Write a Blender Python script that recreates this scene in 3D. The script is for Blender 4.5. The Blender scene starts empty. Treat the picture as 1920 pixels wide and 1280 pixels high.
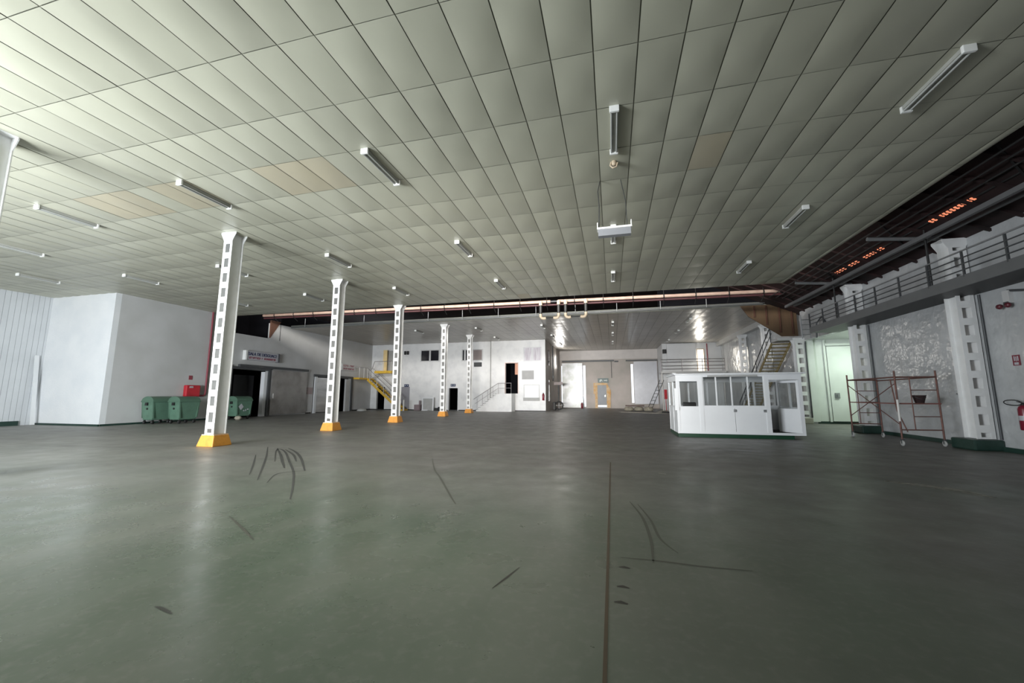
import bpy, math, random
from mathutils import Vector, Matrix
random.seed(7)
S = bpy.context.scene
COL = S.collection
# ------------------------------------------------------------------ camera
FPX, CX, CY, VX, VY, CAMH = 740.0, 960.0, 640.0, 1148.0, 740.0, 1.5
pit = math.atan((VY - CY) / FPX)
dv = Vector((VX - CX, -(VY - CY), FPX)).normalized()        # world +Y seen in camera space (x right, y up, z forward)
uv = Vector((0, math.cos(pit), math.sin(pit)))
uv = (uv - uv.dot(dv) * dv).normalized()
xv = Vector((uv.y * dv.z - uv.z * dv.y, uv.z * dv.x - uv.x * dv.z, uv.x * dv.y - uv.y * dv.x))
if xv.x < 0: xv = -xv
camd = bpy.data.cameras.new('camera')
cam = bpy.data.objects.new('camera', camd); COL.objects.link(cam)
camd.sensor_width = 36; camd.lens = FPX * 36 / 1920; camd.clip_start = 0.05; camd.clip_end = 300
rgt = Vector((xv.x, dv.x, uv.x)); upv = Vector((xv.y, dv.y, uv.y)); fwd = Vector((xv.z, dv.z, uv.z))
M = Matrix(((rgt.x, upv.x, -fwd.x, 0), (rgt.y, upv.y, -fwd.y, 0), (rgt.z, upv.z, -fwd.z, CAMH), (0, 0, 0, 1)))
cam.matrix_world = M
S.camera = cam
# ------------------------------------------------------------------ view, world, daylight
S.view_settings.view_transform = 'Standard'; S.view_settings.look = 'None'
S.view_settings.gamma = 1.0; S.view_settings.use_curve_mapping = False
S.view_settings.exposure = -0.07
w = bpy.data.worlds.new('world'); S.world = w; w.use_nodes = True
bg = w.node_tree.nodes['Background']; bg.inputs[0].default_value = (0.86, 0.93, 1.0, 1); bg.inputs[1].default_value = 1.6
def area(name, loc, target, sx, sy, power, color, spread=180):
    l = bpy.data.lights.new(name, 'AREA'); l.shape = 'RECTANGLE'; l.size = sx; l.size_y = sy
    l.energy = power; l.color = color; l.spread = math.radians(spread)
    o = bpy.data.objects.new(name, l); COL.objects.link(o); o.location = loc
    o.rotation_euler = (Vector(target) - Vector(loc)).to_track_quat('-Z', 'Y').to_euler()
    return o
HC = 6.6                                                    # ceiling height
area('daylight_dock_door', (-13.2, -3.9, 2.0), (-13.2, 5, 2.0), 8.0, 3.6, 4900, (0.90, 0.955, 1.0))
area('unseen_frontal_light', (-3.0, -3.9, 2.2), (-5.5, 25, 2.3), 7.0, 1.0, 620, (1.0, 0.97, 0.92), 44)  # unseen frontal light, added with a narrow beam to brighten booth and columns
area('unseen_roof_light', (-5.0, 14.0, 8.2), (-5.0, 30, 4.0), 30, 1.2, 4200, (1.0, 0.96, 0.9))  # unseen extra light in the roof void, aimed to brighten the far front
area('daylight_far_window', (8.55, 41.9, 4.9), (4, 30, 3.0), 0.5, 2.0, 60, (1.0, 0.95, 0.85))
area('daylight_side_window', (-5.55, 44.1, 5.15), (6, 35.0, 4.2), 0.95, 1.4, 110, (1.0, 0.96, 0.9))
# ------------------------------------------------------------------ materials
def sock(n, k): return n.inputs[k]
def mat(name, col, rough=0.5, metal=0.0, col2=None, scale=2.0, detail=4.0, lo=0.35, hi=0.7, bump=0.0, bscale=30.0, bdist=0.02,
        spec=0.5, emit=None, estr=0.0, alpha=None, stretch=None, rough2=None):
    m = bpy.data.materials.new(name); m.use_nodes = True
    nt = m.node_tree; b = nt.nodes['Principled BSDF']
    b.inputs['Base Color'].default_value = (*col, 1); b.inputs['Roughness'].default_value = rough
    b.inputs['Metallic'].default_value = metal; b.inputs['Specular IOR Level'].default_value = spec
    tc = nt.nodes.new('ShaderNodeTexCoord'); src = tc.outputs['Object']
    if stretch:
        mp = nt.nodes.new('ShaderNodeMapping'); mp.inputs['Scale'].default_value = stretch
        nt.links.new(src, mp.inputs[0]); src = mp.outputs[0]
    nz = nt.nodes.new('ShaderNodeTexNoise'); nz.inputs['Scale'].default_value = scale; nz.inputs['Detail'].default_value = detail
    nt.links.new(src, nz.inputs['Vector'])
    mr = nt.nodes.new('ShaderNodeMapRange'); mr.inputs['From Min'].default_value = lo; mr.inputs['From Max'].default_value = hi
    nt.links.new(nz.outputs['Fac'], mr.inputs['Value'])
    if col2 is None: col2 = tuple(c * 0.9 for c in col)
    mx = nt.nodes.new('ShaderNodeMix'); mx.data_type = 'RGBA'
    mx.inputs[6].default_value = (*col, 1); mx.inputs[7].default_value = (*col2, 1)
    nt.links.new(mr.outputs[0], mx.inputs[0]); nt.links.new(mx.outputs[2], b.inputs['Base Color'])
    if rough2 is not None:
        r = nt.nodes.new('ShaderNodeMapRange'); r.inputs['From Min'].default_value = lo; r.inputs['From Max'].default_value = hi
        r.inputs['To Min'].default_value = rough; r.inputs['To Max'].default_value = rough2
        nt.links.new(nz.outputs['Fac'], r.inputs['Value']); nt.links.new(r.outputs[0], b.inputs['Roughness'])
    if bump > 0:
        n2 = nt.nodes.new('ShaderNodeTexNoise'); n2.inputs['Scale'].default_value = bscale; n2.inputs['Detail'].default_value = 3
        nt.links.new(tc.outputs['Object'], n2.inputs['Vector'])
        bp = nt.nodes.new('ShaderNodeBump'); bp.inputs['Strength'].default_value = bump; bp.inputs['Distance'].default_value = bdist
        nt.links.new(n2.outputs['Fac'], bp.inputs['Height']); nt.links.new(bp.outputs[0], b.inputs['Normal'])
    if emit:
        b.inputs['Emission Color'].default_value = (*emit, 1); b.inputs['Emission Strength'].default_value = estr
    if alpha is not None: b.inputs['Alpha'].default_value = alpha
    return m
WHITE = mat('white_wall_paint', (0.78, 0.79, 0.80), 0.4, col2=(0.70, 0.71, 0.72), scale=0.7, bump=0.25, bscale=6)
WHITEB = mat('white_block_wall', (0.80, 0.81, 0.82), 0.55, col2=(0.74, 0.76, 0.78), scale=1.2, bump=0.3, bscale=12)
GLOSSW = mat('glossy_rendered_wall', (0.52, 0.53, 0.54), 0.20, col2=(0.44, 0.45, 0.46), scale=0.9, bump=1.0, bscale=1.8, spec=0.7, bdist=0.07)
FARW = mat('stained_white_plaster', (0.80, 0.80, 0.80), 0.35, col2=(0.69, 0.69, 0.70), scale=1.6, detail=6, lo=0.45, hi=0.75, bump=0.5, bscale=5)
PINKW = mat('old_pink_plaster', (0.56, 0.50, 0.47), 0.6, col2=(0.45, 0.42, 0.38), scale=0.8, detail=6, bump=0.3, bscale=5)
LEFTW = mat('grey_white_panel', (0.58, 0.58, 0.58), 0.4, col2=(0.5, 0.5, 0.49), scale=0.6, bump=0.1, bscale=5)
COLW = mat('white_column_paint', (0.86, 0.86, 0.86), 0.3, col2=(0.80, 0.80, 0.79), scale=4, bump=0.05)
ORANGE = mat('orange_base_paint', (0.76, 0.33, 0.05), 0.45, col2=(0.62, 0.25, 0.04), scale=9, detail=6, lo=0.5, hi=0.75, bump=0.3, bscale=20)
WORN = mat('worn_concrete_rim', (0.72, 0.55, 0.42), 0.6, col2=(0.8, 0.45, 0.2), scale=12)
GREENP = mat('dark_green_paint', (0.014, 0.040, 0.030), 0.45, col2=(0.022, 0.052, 0.042), scale=5, bump=0.1)
TANBASE = mat('bare_concrete', (0.4, 0.38, 0.33), 0.7, scale=8)
STEELG = mat('galvanised_grey', (0.35, 0.36, 0.37), 0.4, 0.5, col2=(0.28, 0.29, 0.30), scale=6)
DARKST = mat('dark_grey_steel', (0.09, 0.095, 0.10), 0.5, 0.3, scale=6)
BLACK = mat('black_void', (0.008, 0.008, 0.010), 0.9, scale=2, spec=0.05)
BLACKM = mat('black_rubber', (0.02, 0.02, 0.02), 0.5, scale=2)
ROOFM = mat('dark_red_roof_sheet', (0.034, 0.013, 0.013), 0.8, col2=(0.012, 0.007, 0.007), scale=1.2)
PLY = mat('brown_plywood', (0.115, 0.070, 0.036), 0.65, col2=(0.09, 0.053, 0.028), scale=3, stretch=(1, 1, 0.2))
PIPEM = mat('cream_pipe_lagging', (0.50, 0.37, 0.30), 0.4, col2=(0.40, 0.27, 0.22), scale=3)
CREAM = mat('cream_fitting', (0.62, 0.50, 0.36), 0.4, scale=5)
YEL = mat('yellow_paint', (0.80, 0.50, 0.05), 0.45, col2=(0.55, 0.33, 0.05), scale=6, detail=5, lo=0.45, hi=0.75)
YELD = mat('yellow_door_edge', (0.95, 0.72, 0.35), 0.5, scale=4)
YELD2 = mat('dull_yellow_paint', (0.34, 0.26, 0.08), 0.5, col2=(0.22, 0.16, 0.05), scale=8)
RAILG = mat('grey_rail_tube', (0.35, 0.33, 0.34), 0.4, 0.3, scale=5)
RAILW = mat('white_rail_tube', (0.75, 0.73, 0.70), 0.4, scale=5)
BINM = mat('green_bin_plastic', (0.11, 0.21, 0.15), 0.4, col2=(0.09, 0.17, 0.12), scale=4, bump=0.05)
BINL = mat('green_bin_lid_plastic', (0.09, 0.17, 0.12), 0.45, scale=4)
RED = mat('red_paint', (0.55, 0.02, 0.035), 0.25, col2=(0.42, 0.02, 0.03), scale=5)
EXTR = mat('dark_red_extinguisher_paint', (0.20, 0.012, 0.03), 0.3, scale=5)
REDP = mat('dull_red_pipe_paint', (0.30, 0.06, 0.08), 0.45, scale=5)
RUST = mat('rusty_scaffold_tube', (0.22, 0.10, 0.08), 0.6, 0.2, col2=(0.13, 0.07, 0.06), scale=10)
STEELD = mat('brushed_steel_panel', (0.30, 0.29, 0.28), 0.35, 0.6, col2=(0.22, 0.21, 0.205), scale=1.5, detail=5, lo=0.4, hi=0.75, rough2=0.5)
STEELB = mat('bright_steel_panel', (0.65, 0.66, 0.67), 0.3, 0.7, col2=(0.35, 0.36, 0.37), scale=1.2, stretch=(0.3, 0.3, 1.5))
BOOTHW = mat('white_booth_panel', (0.82, 0.83, 0.85), 0.35, col2=(0.78, 0.79, 0.81), scale=1.5)
BAYW = mat('white_cold_room_panel', (0.80, 0.84, 0.80), 0.3, scale=1, bump=0.1, bscale=3)
TUBE = mat('fluorescent_tube_glass', (0.50, 0.51, 0.49), 0.2, scale=3)
LAMPW = mat('white_lamp_metal', (0.42, 0.42, 0.39), 0.4, scale=3)
LAMPC = mat('white_lamp_holder', (0.9, 0.9, 0.88), 0.4, scale=3)
NAVY = mat('navy_lettering', (0.03, 0.04, 0.11), 0.5, scale=3)
REDL = mat('red_lettering', (0.28, 0.07, 0.10), 0.5, scale=3)
SIGNW = mat('sign_face_white', (0.5, 0.5, 0.53), 0.4, scale=3)
SIGNG = mat('sign_dark_green', (0.05, 0.10, 0.10), 0.4, scale=3)
SIGNL = mat('sign_pale_lettering', (0.55, 0.62, 0.6), 0.4, scale=3)
SHEETG = mat('grey_sheet', (0.42, 0.42, 0.41), 0.5, scale=4)
DGREY = mat('dark_grey_panel', (0.10, 0.10, 0.11), 0.5, scale=2)
WINFR = mat('window_frame_grey', (0.6, 0.6, 0.6), 0.4, scale=3)
DARKGL = mat('dark_window_glass', (0.02, 0.02, 0.025), 0.08, scale=3)
WOODD = mat('dark_brown_wood', (0.10, 0.045, 0.03), 0.5, scale=5, stretch=(1, 1, 0.2))
SACK = mat('pale_sacking', (0.50, 0.46, 0.36), 0.8, col2=(0.3, 0.27, 0.22), scale=8, bump=0.5)
BOARD = mat('pale_dusty_board', (0.55, 0.52, 0.45), 0.7, col2=(0.38, 0.35, 0.3), scale=3)
MARKM = mat('black_tyre_rubber_mark', (0.055, 0.056, 0.052), 0.6, scale=6)
STAIN = mat('dark_oily_stain', (0.035, 0.034, 0.03), 0.3, scale=6)
DUSTM = mat('pale_plaster_dust', (0.30, 0.29, 0.26), 0.8, col2=(0.16, 0.155, 0.14), scale=9, detail=8, lo=0.42, hi=0.6)
SEAM = mat('brown_joint_filler', (0.075, 0.055, 0.035), 0.6, scale=6)
CHROME = mat('chrome', (0.7, 0.7, 0.7), 0.15, 1.0, scale=3)
SKYL = mat('orange_translucent_roof_tile', (0.8, 0.3, 0.15), 0.5, emit=(1.0, 0.30, 0.16), estr=0.8)
FRAMEO = mat('orange_foam_surround', (0.70, 0.38, 0.12), 0.6, col2=(0.75, 0.6, 0.4), scale=2.5, detail=5)
LITT = mat('lit_fluorescent_tube', (0.9, 0.95, 0.9), 0.3, emit=(0.86, 1.0, 0.88), estr=4.0)
def glass_mat(name, tint=(0.96, 0.97, 0.97), alpha_mix=0.07):
    m = bpy.data.materials.new(name); m.use_nodes = True; nt = m.node_tree
    for n in list(nt.nodes): nt.nodes.remove(n)
    out = nt.nodes.new('ShaderNodeOutputMaterial'); mx = nt.nodes.new('ShaderNodeMixShader')
    t = nt.nodes.new('ShaderNodeBsdfTransparent'); t.inputs[0].default_value = (*tint, 1)
    g = nt.nodes.new('ShaderNodeBsdfGlossy'); g.inputs['Roughness'].default_value = 0.03
    nz = nt.nodes.new('ShaderNodeTexNoise'); nz.inputs['Scale'].default_value = 1.5
    mr = nt.nodes.new('ShaderNodeMapRange'); mr.inputs['To Min'].default_value = alpha_mix * 0.7; mr.inputs['To Max'].default_value = alpha_mix * 1.3
    nt.links.new(nz.outputs['Fac'], mr.inputs['Value']); nt.links.new(mr.outputs[0], mx.inputs[0])
    nt.links.new(t.outputs[0], mx.inputs[1]); nt.links.new(g.outputs[0], mx.inputs[2]); nt.links.new(mx.outputs[0], out.inputs[0])
    return m
GLASS = glass_mat('clear_glass')
# corrugated white sheet (vertical ribs): ribs are real geometry, so plain paint
CORR = mat('white_corrugated_sheet', (0.66, 0.68, 0.70), 0.4, col2=(0.6, 0.62, 0.64), scale=1.0)
# floor
def floor_material():
    m = bpy.data.materials.new('worn_green_floor_paint'); m.use_nodes = True; nt = m.node_tree; b = nt.nodes['Principled BSDF']
    L = nt.links.new
    tc = nt.nodes.new('ShaderNodeTexCoord')
    def noise(scale, detail, stretch=None, rot=0, dist=0.0):
        src = tc.outputs['Object']
        if stretch:
            mp = nt.nodes.new('ShaderNodeMapping'); mp.inputs['Scale'].default_value = stretch; mp.inputs['Rotation'].default_value = (0, 0, rot)
            L(src, mp.inputs[0]); src = mp.outputs[0]
        n = nt.nodes.new('ShaderNodeTexNoise'); n.inputs['Scale'].default_value = scale; n.inputs['Detail'].default_value = detail
        n.inputs['Distortion'].default_value = dist
        L(src, n.inputs['Vector']); return n.outputs['Fac']
    def mrange(v, a, b_, c=0.0, d=1.0):
        r = nt.nodes.new('ShaderNodeMapRange'); r.inputs[1].default_value = a; r.inputs[2].default_value = b_
        r.inputs[3].default_value = c; r.inputs[4].default_value = d; L(v, r.inputs[0]); return r.outputs[0]
    def mixc(f, a, b_):
        x = nt.nodes.new('ShaderNodeMix'); x.data_type = 'RGBA'
        L(f, x.inputs[0])
        for s, v in ((6, a), (7, b_)):
            if isinstance(v, tuple): x.inputs[s].default_value = (*v, 1)
            else: L(v, x.inputs[s])
        return x.outputs[2]
    def math_(op, a, b_):
        x = nt.nodes.new('ShaderNodeMath'); x.operation = op; x.use_clamp = True
        for i, v in ((0, a), (1, b_)):
            if isinstance(v, (int, float)): x.inputs[i].default_value = v
            else: L(v, x.inputs[i])
        return x.outputs[0]
    sep = nt.nodes.new('ShaderNodeSeparateXYZ'); L(tc.outputs['Object'], sep.inputs[0])
    # traffic has worn the green paint to grey away from the near left bay
    wear_y = mrange(sep.outputs['Y'], 3.5, 9.5)
    wear_x = mrange(sep.outputs['X'], -2.5, 3.0, 0.0, 0.75)
    wear = math_('MAXIMUM', wear_y, wear_x)
    wn = mrange(noise(0.45, 5, dist=0.3), 0.2, 0.8, -0.4, 0.4)
    wadd = nt.nodes.new('ShaderNodeMath'); wadd.operation = 'ADD'; wadd.use_clamp = True; L(wear, wadd.inputs[0]); L(wn, wadd.inputs[1])
    green = mixc(mrange(noise(0.9, 8, (1, 0.45, 1), 0.5), 0.35, 0.68), (0.066, 0.100, 0.066), (0.135, 0.155, 0.122))
    grey = mixc(mrange(noise(1.1, 8, (0.5, 1, 1), 0.3), 0.35, 0.7), (0.115, 0.109, 0.100), (0.165, 0.157, 0.145))
    base = mixc(wadd.outputs[0], green, grey)
    fine = mrange(noise(14, 6), 0.5, 0.75, 0.0, 0.35)
    base = mixc(fine, base, (0.20, 0.20, 0.18))
    dusty_bright = math_('MULTIPLY', mrange(sep.outputs['X'], -4.0, -11.0), mrange(noise(0.8, 6, (0.5, 1, 1), 0.2), 0.25, 0.65, 0.25, 0.85))  # left floor's brightness painted into the colour as pale dust
    base = mixc(dusty_bright, base, (0.27, 0.265, 0.245))
    dark = mrange(noise(0.35, 4, (1, 1, 1), 0, 0.6), 0.50, 0.78, 0.0, 0.40)
    base = mixc(dark, base, (0.075, 0.078, 0.06))
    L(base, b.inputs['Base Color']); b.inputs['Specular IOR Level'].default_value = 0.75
    r1 = mrange(noise(2.2, 6), 0.3, 0.7, -0.06, 0.08)
    r0 = mrange(wear, 0, 1, 0.25, 0.48)
    ra = nt.nodes.new('ShaderNodeMath'); ra.operation = 'ADD'; L(r0, ra.inputs[0]); L(r1, ra.inputs[1]); L(ra.outputs[0], b.inputs['Roughness'])
    bp = nt.nodes.new('ShaderNodeBump'); bp.inputs['Strength'].default_value = 0.08; bp.inputs['Distance'].default_value = 0.02
    L(noise(3.0, 6), bp.inputs['Height']); L(bp.outputs[0], b.inputs['Normal'])
    return m
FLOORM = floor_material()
CEILS = [mat('cream_ceiling_panel', (0.495, 0.49, 0.395), 0.38, col2=(0.465, 0.46, 0.37), scale=0.5),
         mat('cream_ceiling_panel_dusty', (0.465, 0.46, 0.37), 0.40, col2=(0.43, 0.425, 0.345), scale=0.5),
         mat('ceiling_panel_yellowed', (0.50, 0.45, 0.33), 0.42, col2=(0.46, 0.42, 0.32), scale=0.8),
         mat('ceiling_joint', (0.26, 0.26, 0.21), 0.7, scale=1)]
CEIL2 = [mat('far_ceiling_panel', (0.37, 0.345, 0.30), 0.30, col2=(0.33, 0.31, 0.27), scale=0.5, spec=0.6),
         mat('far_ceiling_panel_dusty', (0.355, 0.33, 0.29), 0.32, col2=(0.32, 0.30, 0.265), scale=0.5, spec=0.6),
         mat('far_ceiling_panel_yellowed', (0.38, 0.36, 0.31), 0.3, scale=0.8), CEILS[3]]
# ------------------------------------------------------------------ mesh helpers
def org(p):
    v = Vector((0, 0, 0))
    while p is not None: v = v + Vector(p.location); p = p.parent
    return v
JR = random.Random(3)
class MB:
    def __init__(s): s.v = []; s.f = []; s.mi = []; s.sm = []
    def add(s, vs, fs, mi=0, smooth=False):
        n = len(s.v); s.v += [tuple(v) for v in vs]
        for f in fs: s.f.append(tuple(i + n for i in f)); s.mi.append(mi); s.sm.append(smooth)
        return s
    def box(s, x0, x1, y0, y1, z0, z1, mi=0):
        x0, x1 = sorted((x0, x1)); y0, y1 = sorted((y0, y1)); z0, z1 = sorted((z0, z1))
        e = [JR.uniform(0.0001, 0.0011) for _ in range(6)]      # keeps touching faces from coinciding
        x0 -= e[0]; x1 += e[1]; y0 -= e[2]; y1 += e[3]; z0 -= e[4]; z1 += e[5]
        return s.add([(x0, y0, z0), (x1, y0, z0), (x1, y1, z0), (x0, y1, z0), (x0, y0, z1), (x1, y0, z1), (x1, y1, z1), (x0, y1, z1)],
                     [(0, 3, 2, 1), (4, 5, 6, 7), (0, 1, 5, 4), (1, 2, 6, 5), (2, 3, 7, 6), (3, 0, 4, 7)], mi)
    def bar(s, p0, p1, wd, ht, mi=0, up=(0, 0, 1)):
        p0, p1 = Vector(p0), Vector(p1); d = (p1 - p0).normalized(); u = Vector(up)
        r = d.cross(u)
        if r.length < 1e-4: r = d.cross(Vector((1, 0, 0)))
        r.normalize(); u = r.cross(d).normalized(); vs = []
        for p in (p0, p1):
            for a, b in ((-1, -1), (1, -1), (1, 1), (-1, 1)): vs.append(p + r * a * wd / 2 + u * b * ht / 2)
        return s.add(vs, [(0, 1, 2, 3), (7, 6, 5, 4), (0, 4, 5, 1), (1, 5, 6, 2), (2, 6, 7, 3), (3, 7, 4, 0)], mi)
    def tube(s, p0, p1, r, n=10, r1=None, mi=0, caps=True):
        p0, p1 = Vector(p0), Vector(p1); d = (p1 - p0).normalized()
        a = d.orthogonal().normalized(); b = d.cross(a); r1 = r if r1 is None else r1; vs = []
        for p, rr in ((p0, r), (p1, r1)):
            for i in range(n):
                t = 2 * math.pi * i / n; vs.append(p + a * math.cos(t) * rr + b * math.sin(t) * rr)
        s.add(vs, [(i, (i + 1) % n, n + (i + 1) % n, n + i) for i in range(n)], mi, True)
        if caps: s.add(vs, [tuple(range(n))[::-1], tuple(range(n, 2 * n))], mi)
        return s
    def path(s, pts, r, n=8, mi=0, closed=False):
        pts = [Vector(p) for p in pts]
        m = len(pts)
        vs = []; prev = None
        for i, p in enumerate(pts):
            if closed: d = (pts[(i + 1) % m] - pts[i - 1]).normalized()
            else: d = (pts[min(i + 1, m - 1)] - pts[max(i - 1, 0)]).normalized()
            if prev is None: a = d.orthogonal().normalized()
            else: a = (prev - prev.dot(d) * d).normalized()
            prev = a; b = d.cross(a)
            for k in range(n):
                t = 2 * math.pi * k / n; vs.append(p + a * math.cos(t) * r + b * math.sin(t) * r)
        fs = []
        for i in range(m if closed else m - 1):
            j = (i + 1) % m
            for k in range(n): fs.append((i * n + k, i * n + (k + 1) % n, j * n + (k + 1) % n, j * n + k))
        s.add(vs, fs, mi, True)
        if not closed: s.add(vs, [tuple(range(n))[::-1], tuple(range((m - 1) * n, m * n))], mi)
        return s
    def lathe(s, c, prof, n=20, mi=0, axis='z'):
        vs = []
        for r, h in prof:
            for k in range(n):
                t = 2 * math.pi * k / n; x, y = r * math.cos(t), r * math.sin(t)
                q = {'z': (x, y, h), 'y': (x, h, y), 'x': (h, x, y)}[axis]
                vs.append((c[0] + q[0], c[1] + q[1], c[2] + q[2]))
        fs = [(i * n + k, i * n + (k + 1) % n, (i + 1) * n + (k + 1) % n, (i + 1) * n + k) for i in range(len(prof) - 1) for k in range(n)]
        return s.add(vs, fs, mi, True)
    def prism(s, poly, axis, a, b, mi=0):
        def P(u, v, t): return {'x': (t, u, v), 'y': (u, t, v), 'z': (u, v, t)}[axis]
        n = len(poly)
        vs = [P(u, v, a) for u, v in poly] + [P(u, v, b) for u, v in poly]
        return s.add(vs, [tuple(range(n))[::-1], tuple(range(n, 2 * n))] + [(i, (i + 1) % n, n + (i + 1) % n, n + i) for i in range(n)], mi)
    def build(s, name, mats, parent=None, bevel=0.0):
        me = bpy.data.meshes.new(name); o0 = org(parent)
        me.from_pydata([(v[0] - o0.x, v[1] - o0.y, v[2] - o0.z) for v in s.v], [], s.f)
        if not isinstance(mats, (list, tuple)): mats = [mats]
        for m in mats: me.materials.append(m)
        me.polygons.foreach_set('material_index', s.mi); me.polygons.foreach_set('use_smooth', s.sm); me.update()
        import bmesh
        bm = bmesh.new(); bm.from_mesh(me); bmesh.ops.recalc_face_normals(bm, faces=bm.faces[:]); bm.to_mesh(me); bm.free()
        o = bpy.data.objects.new(name, me); COL.objects.link(o); o.parent = parent
        if bevel > 0:
            md = o.modifiers.new('bevel', 'BEVEL'); md.width = bevel; md.segments = 2; md.limit_method = 'ANGLE'
        return o
def thing(name, label, cat, loc=(0, 0, 0), group=None, rz=0):
    o = bpy.data.objects.new(name, None); COL.objects.link(o); o.location = loc; o.rotation_euler = (0, 0, rz)
    o.empty_display_size = 0.2
    return tag(o, label, cat, group)
def tag(o, label, cat, group=None, kind=None):
    o['label'] = label; o['category'] = cat
    if group: o['group'] = group
    if kind: o['kind'] = kind
    return o
def struct(o, label=None):
    o['kind'] = 'structure'
    if label: o['label'] = label
    return o
def plabel(o, label): o['label'] = label; return o
def dup(root, loc, label, rz=None, group=None):
    def cp(o, par):
        c = o.copy(); COL.objects.link(c); c.parent = par
        for ch in list(o.children): cp(ch, c)
        return c
    r = cp(root, None); r.location = loc; r['label'] = label
    if rz is not None: r.rotation_euler = (0, 0, rz)
    if group: r['group'] = group
    return r
def text(body, mt, parent, loc, size, rot, depth=0.01, name='lettering', width=None):
    cu = bpy.data.curves.new(name, 'FONT'); cu.body = body; cu.size = size; cu.extrude = depth; cu.align_x = 'CENTER'; cu.align_y = 'CENTER'
    tmp = bpy.data.objects.new('tmp', cu); COL.objects.link(tmp)
    bpy.context.view_layer.update()
    me = bpy.data.meshes.new_from_object(tmp.evaluated_get(bpy.context.evaluated_depsgraph_get()))
    COL.objects.unlink(tmp); bpy.data.objects.remove(tmp)
    me.materials.clear(); me.materials.append(mt)
    if width:
        xs = [v.co.x for v in me.vertices]; k = width / (max(xs) - min(xs))
        for v in me.vertices: v.co.x *= k
    o = bpy.data.objects.new(name, me); COL.objects.link(o); o.parent = parent
    o.location = Vector(loc) - org(parent); o.rotation_euler = rot
    return o
def holes_wall(mb, axis, p0, p1, u0, u1, z0, z1, holes, mi=0):
    """wall slab between p0..p1 on `axis`, spanning u0..u1 by z0..z1, with rectangular openings (ua, ub, za, zb)"""
    us = sorted({u0, u1, *[min(max(h[i], u0), u1) for h in holes for i in (0, 1)]})
    zs = sorted({z0, z1, *[min(max(h[i], z0), z1) for h in holes for i in (2, 3)]})
    for a, b in zip(us, us[1:]):
        run = None
        for c, d in zip(zs, zs[1:]):
            um, zm = (a + b) / 2, (c + d) / 2
            solid = not any(h[0] < um < h[1] and h[2] < zm < h[3] for h in holes)
            if solid: run = (run[0], d) if run else (c, d)
            if run and (not solid or d == zs[-1]):
                if axis == 'x': mb.box(p0, p1, a, b, run[0], run[1], mi)
                else: mb.box(a, b, p0, p1, run[0], run[1], mi)
                run = None
    return mb
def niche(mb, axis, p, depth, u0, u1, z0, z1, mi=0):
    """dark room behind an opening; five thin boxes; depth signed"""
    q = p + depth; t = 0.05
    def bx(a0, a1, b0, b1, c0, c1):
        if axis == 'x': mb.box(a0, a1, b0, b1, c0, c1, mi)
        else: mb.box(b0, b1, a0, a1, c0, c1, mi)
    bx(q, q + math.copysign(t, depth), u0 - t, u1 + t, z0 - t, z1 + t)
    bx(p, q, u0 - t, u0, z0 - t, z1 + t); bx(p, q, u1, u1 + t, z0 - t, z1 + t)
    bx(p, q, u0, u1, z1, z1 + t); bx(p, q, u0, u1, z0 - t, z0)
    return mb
# ------------------------------------------------------------------ setting: floor and ceilings
XL0, XL, XR, YN, YG0, YG1, YB, YF = -28.6, -24.0, 10.15, -4.0, 20.15, 25.2, 36.0, 46.5
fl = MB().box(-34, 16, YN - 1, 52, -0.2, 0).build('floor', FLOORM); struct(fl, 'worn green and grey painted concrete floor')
def floor_patch(name, poly, m, label, z=0.003):
    mb = MB(); mb.prism(poly, 'z', 0.0005, z); return plabel(mb.build(name, m, fl), label)
def ribbon(name, pts, wd, m, label, parent=fl, mbin=None):
    mb = mbin or MB(); pts = [Vector((p[0], p[1], 0)) for p in pts]; vs = []
    for i, p in enumerate(pts):
        d = (pts[min(i + 1, len(pts) - 1)] - pts[max(i - 1, 0)]).normalized(); nrm = Vector((-d.y, d.x, 0))
        k = 0.35 + 0.65 * math.sin(math.pi * i / (len(pts) - 1))
        vs += [p + nrm * wd * k / 2 + Vector((0, 0, 0.002)), p - nrm * wd * k / 2 + Vector((0, 0, 0.002))]
    mb.add(vs, [(2 * i, 2 * i + 1, 2 * i + 3, 2 * i + 2) for i in range(len(pts) - 1)])
    if mbin is None: return plabel(mb.build(name, m, parent), label)
mb = MB().box(-0.100, -0.078, -1, 9.4, 0.0003, 0.002); plabel(mb.build('floor_joint', SEAM, fl), 'straight brown joint running away from the camera')
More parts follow.
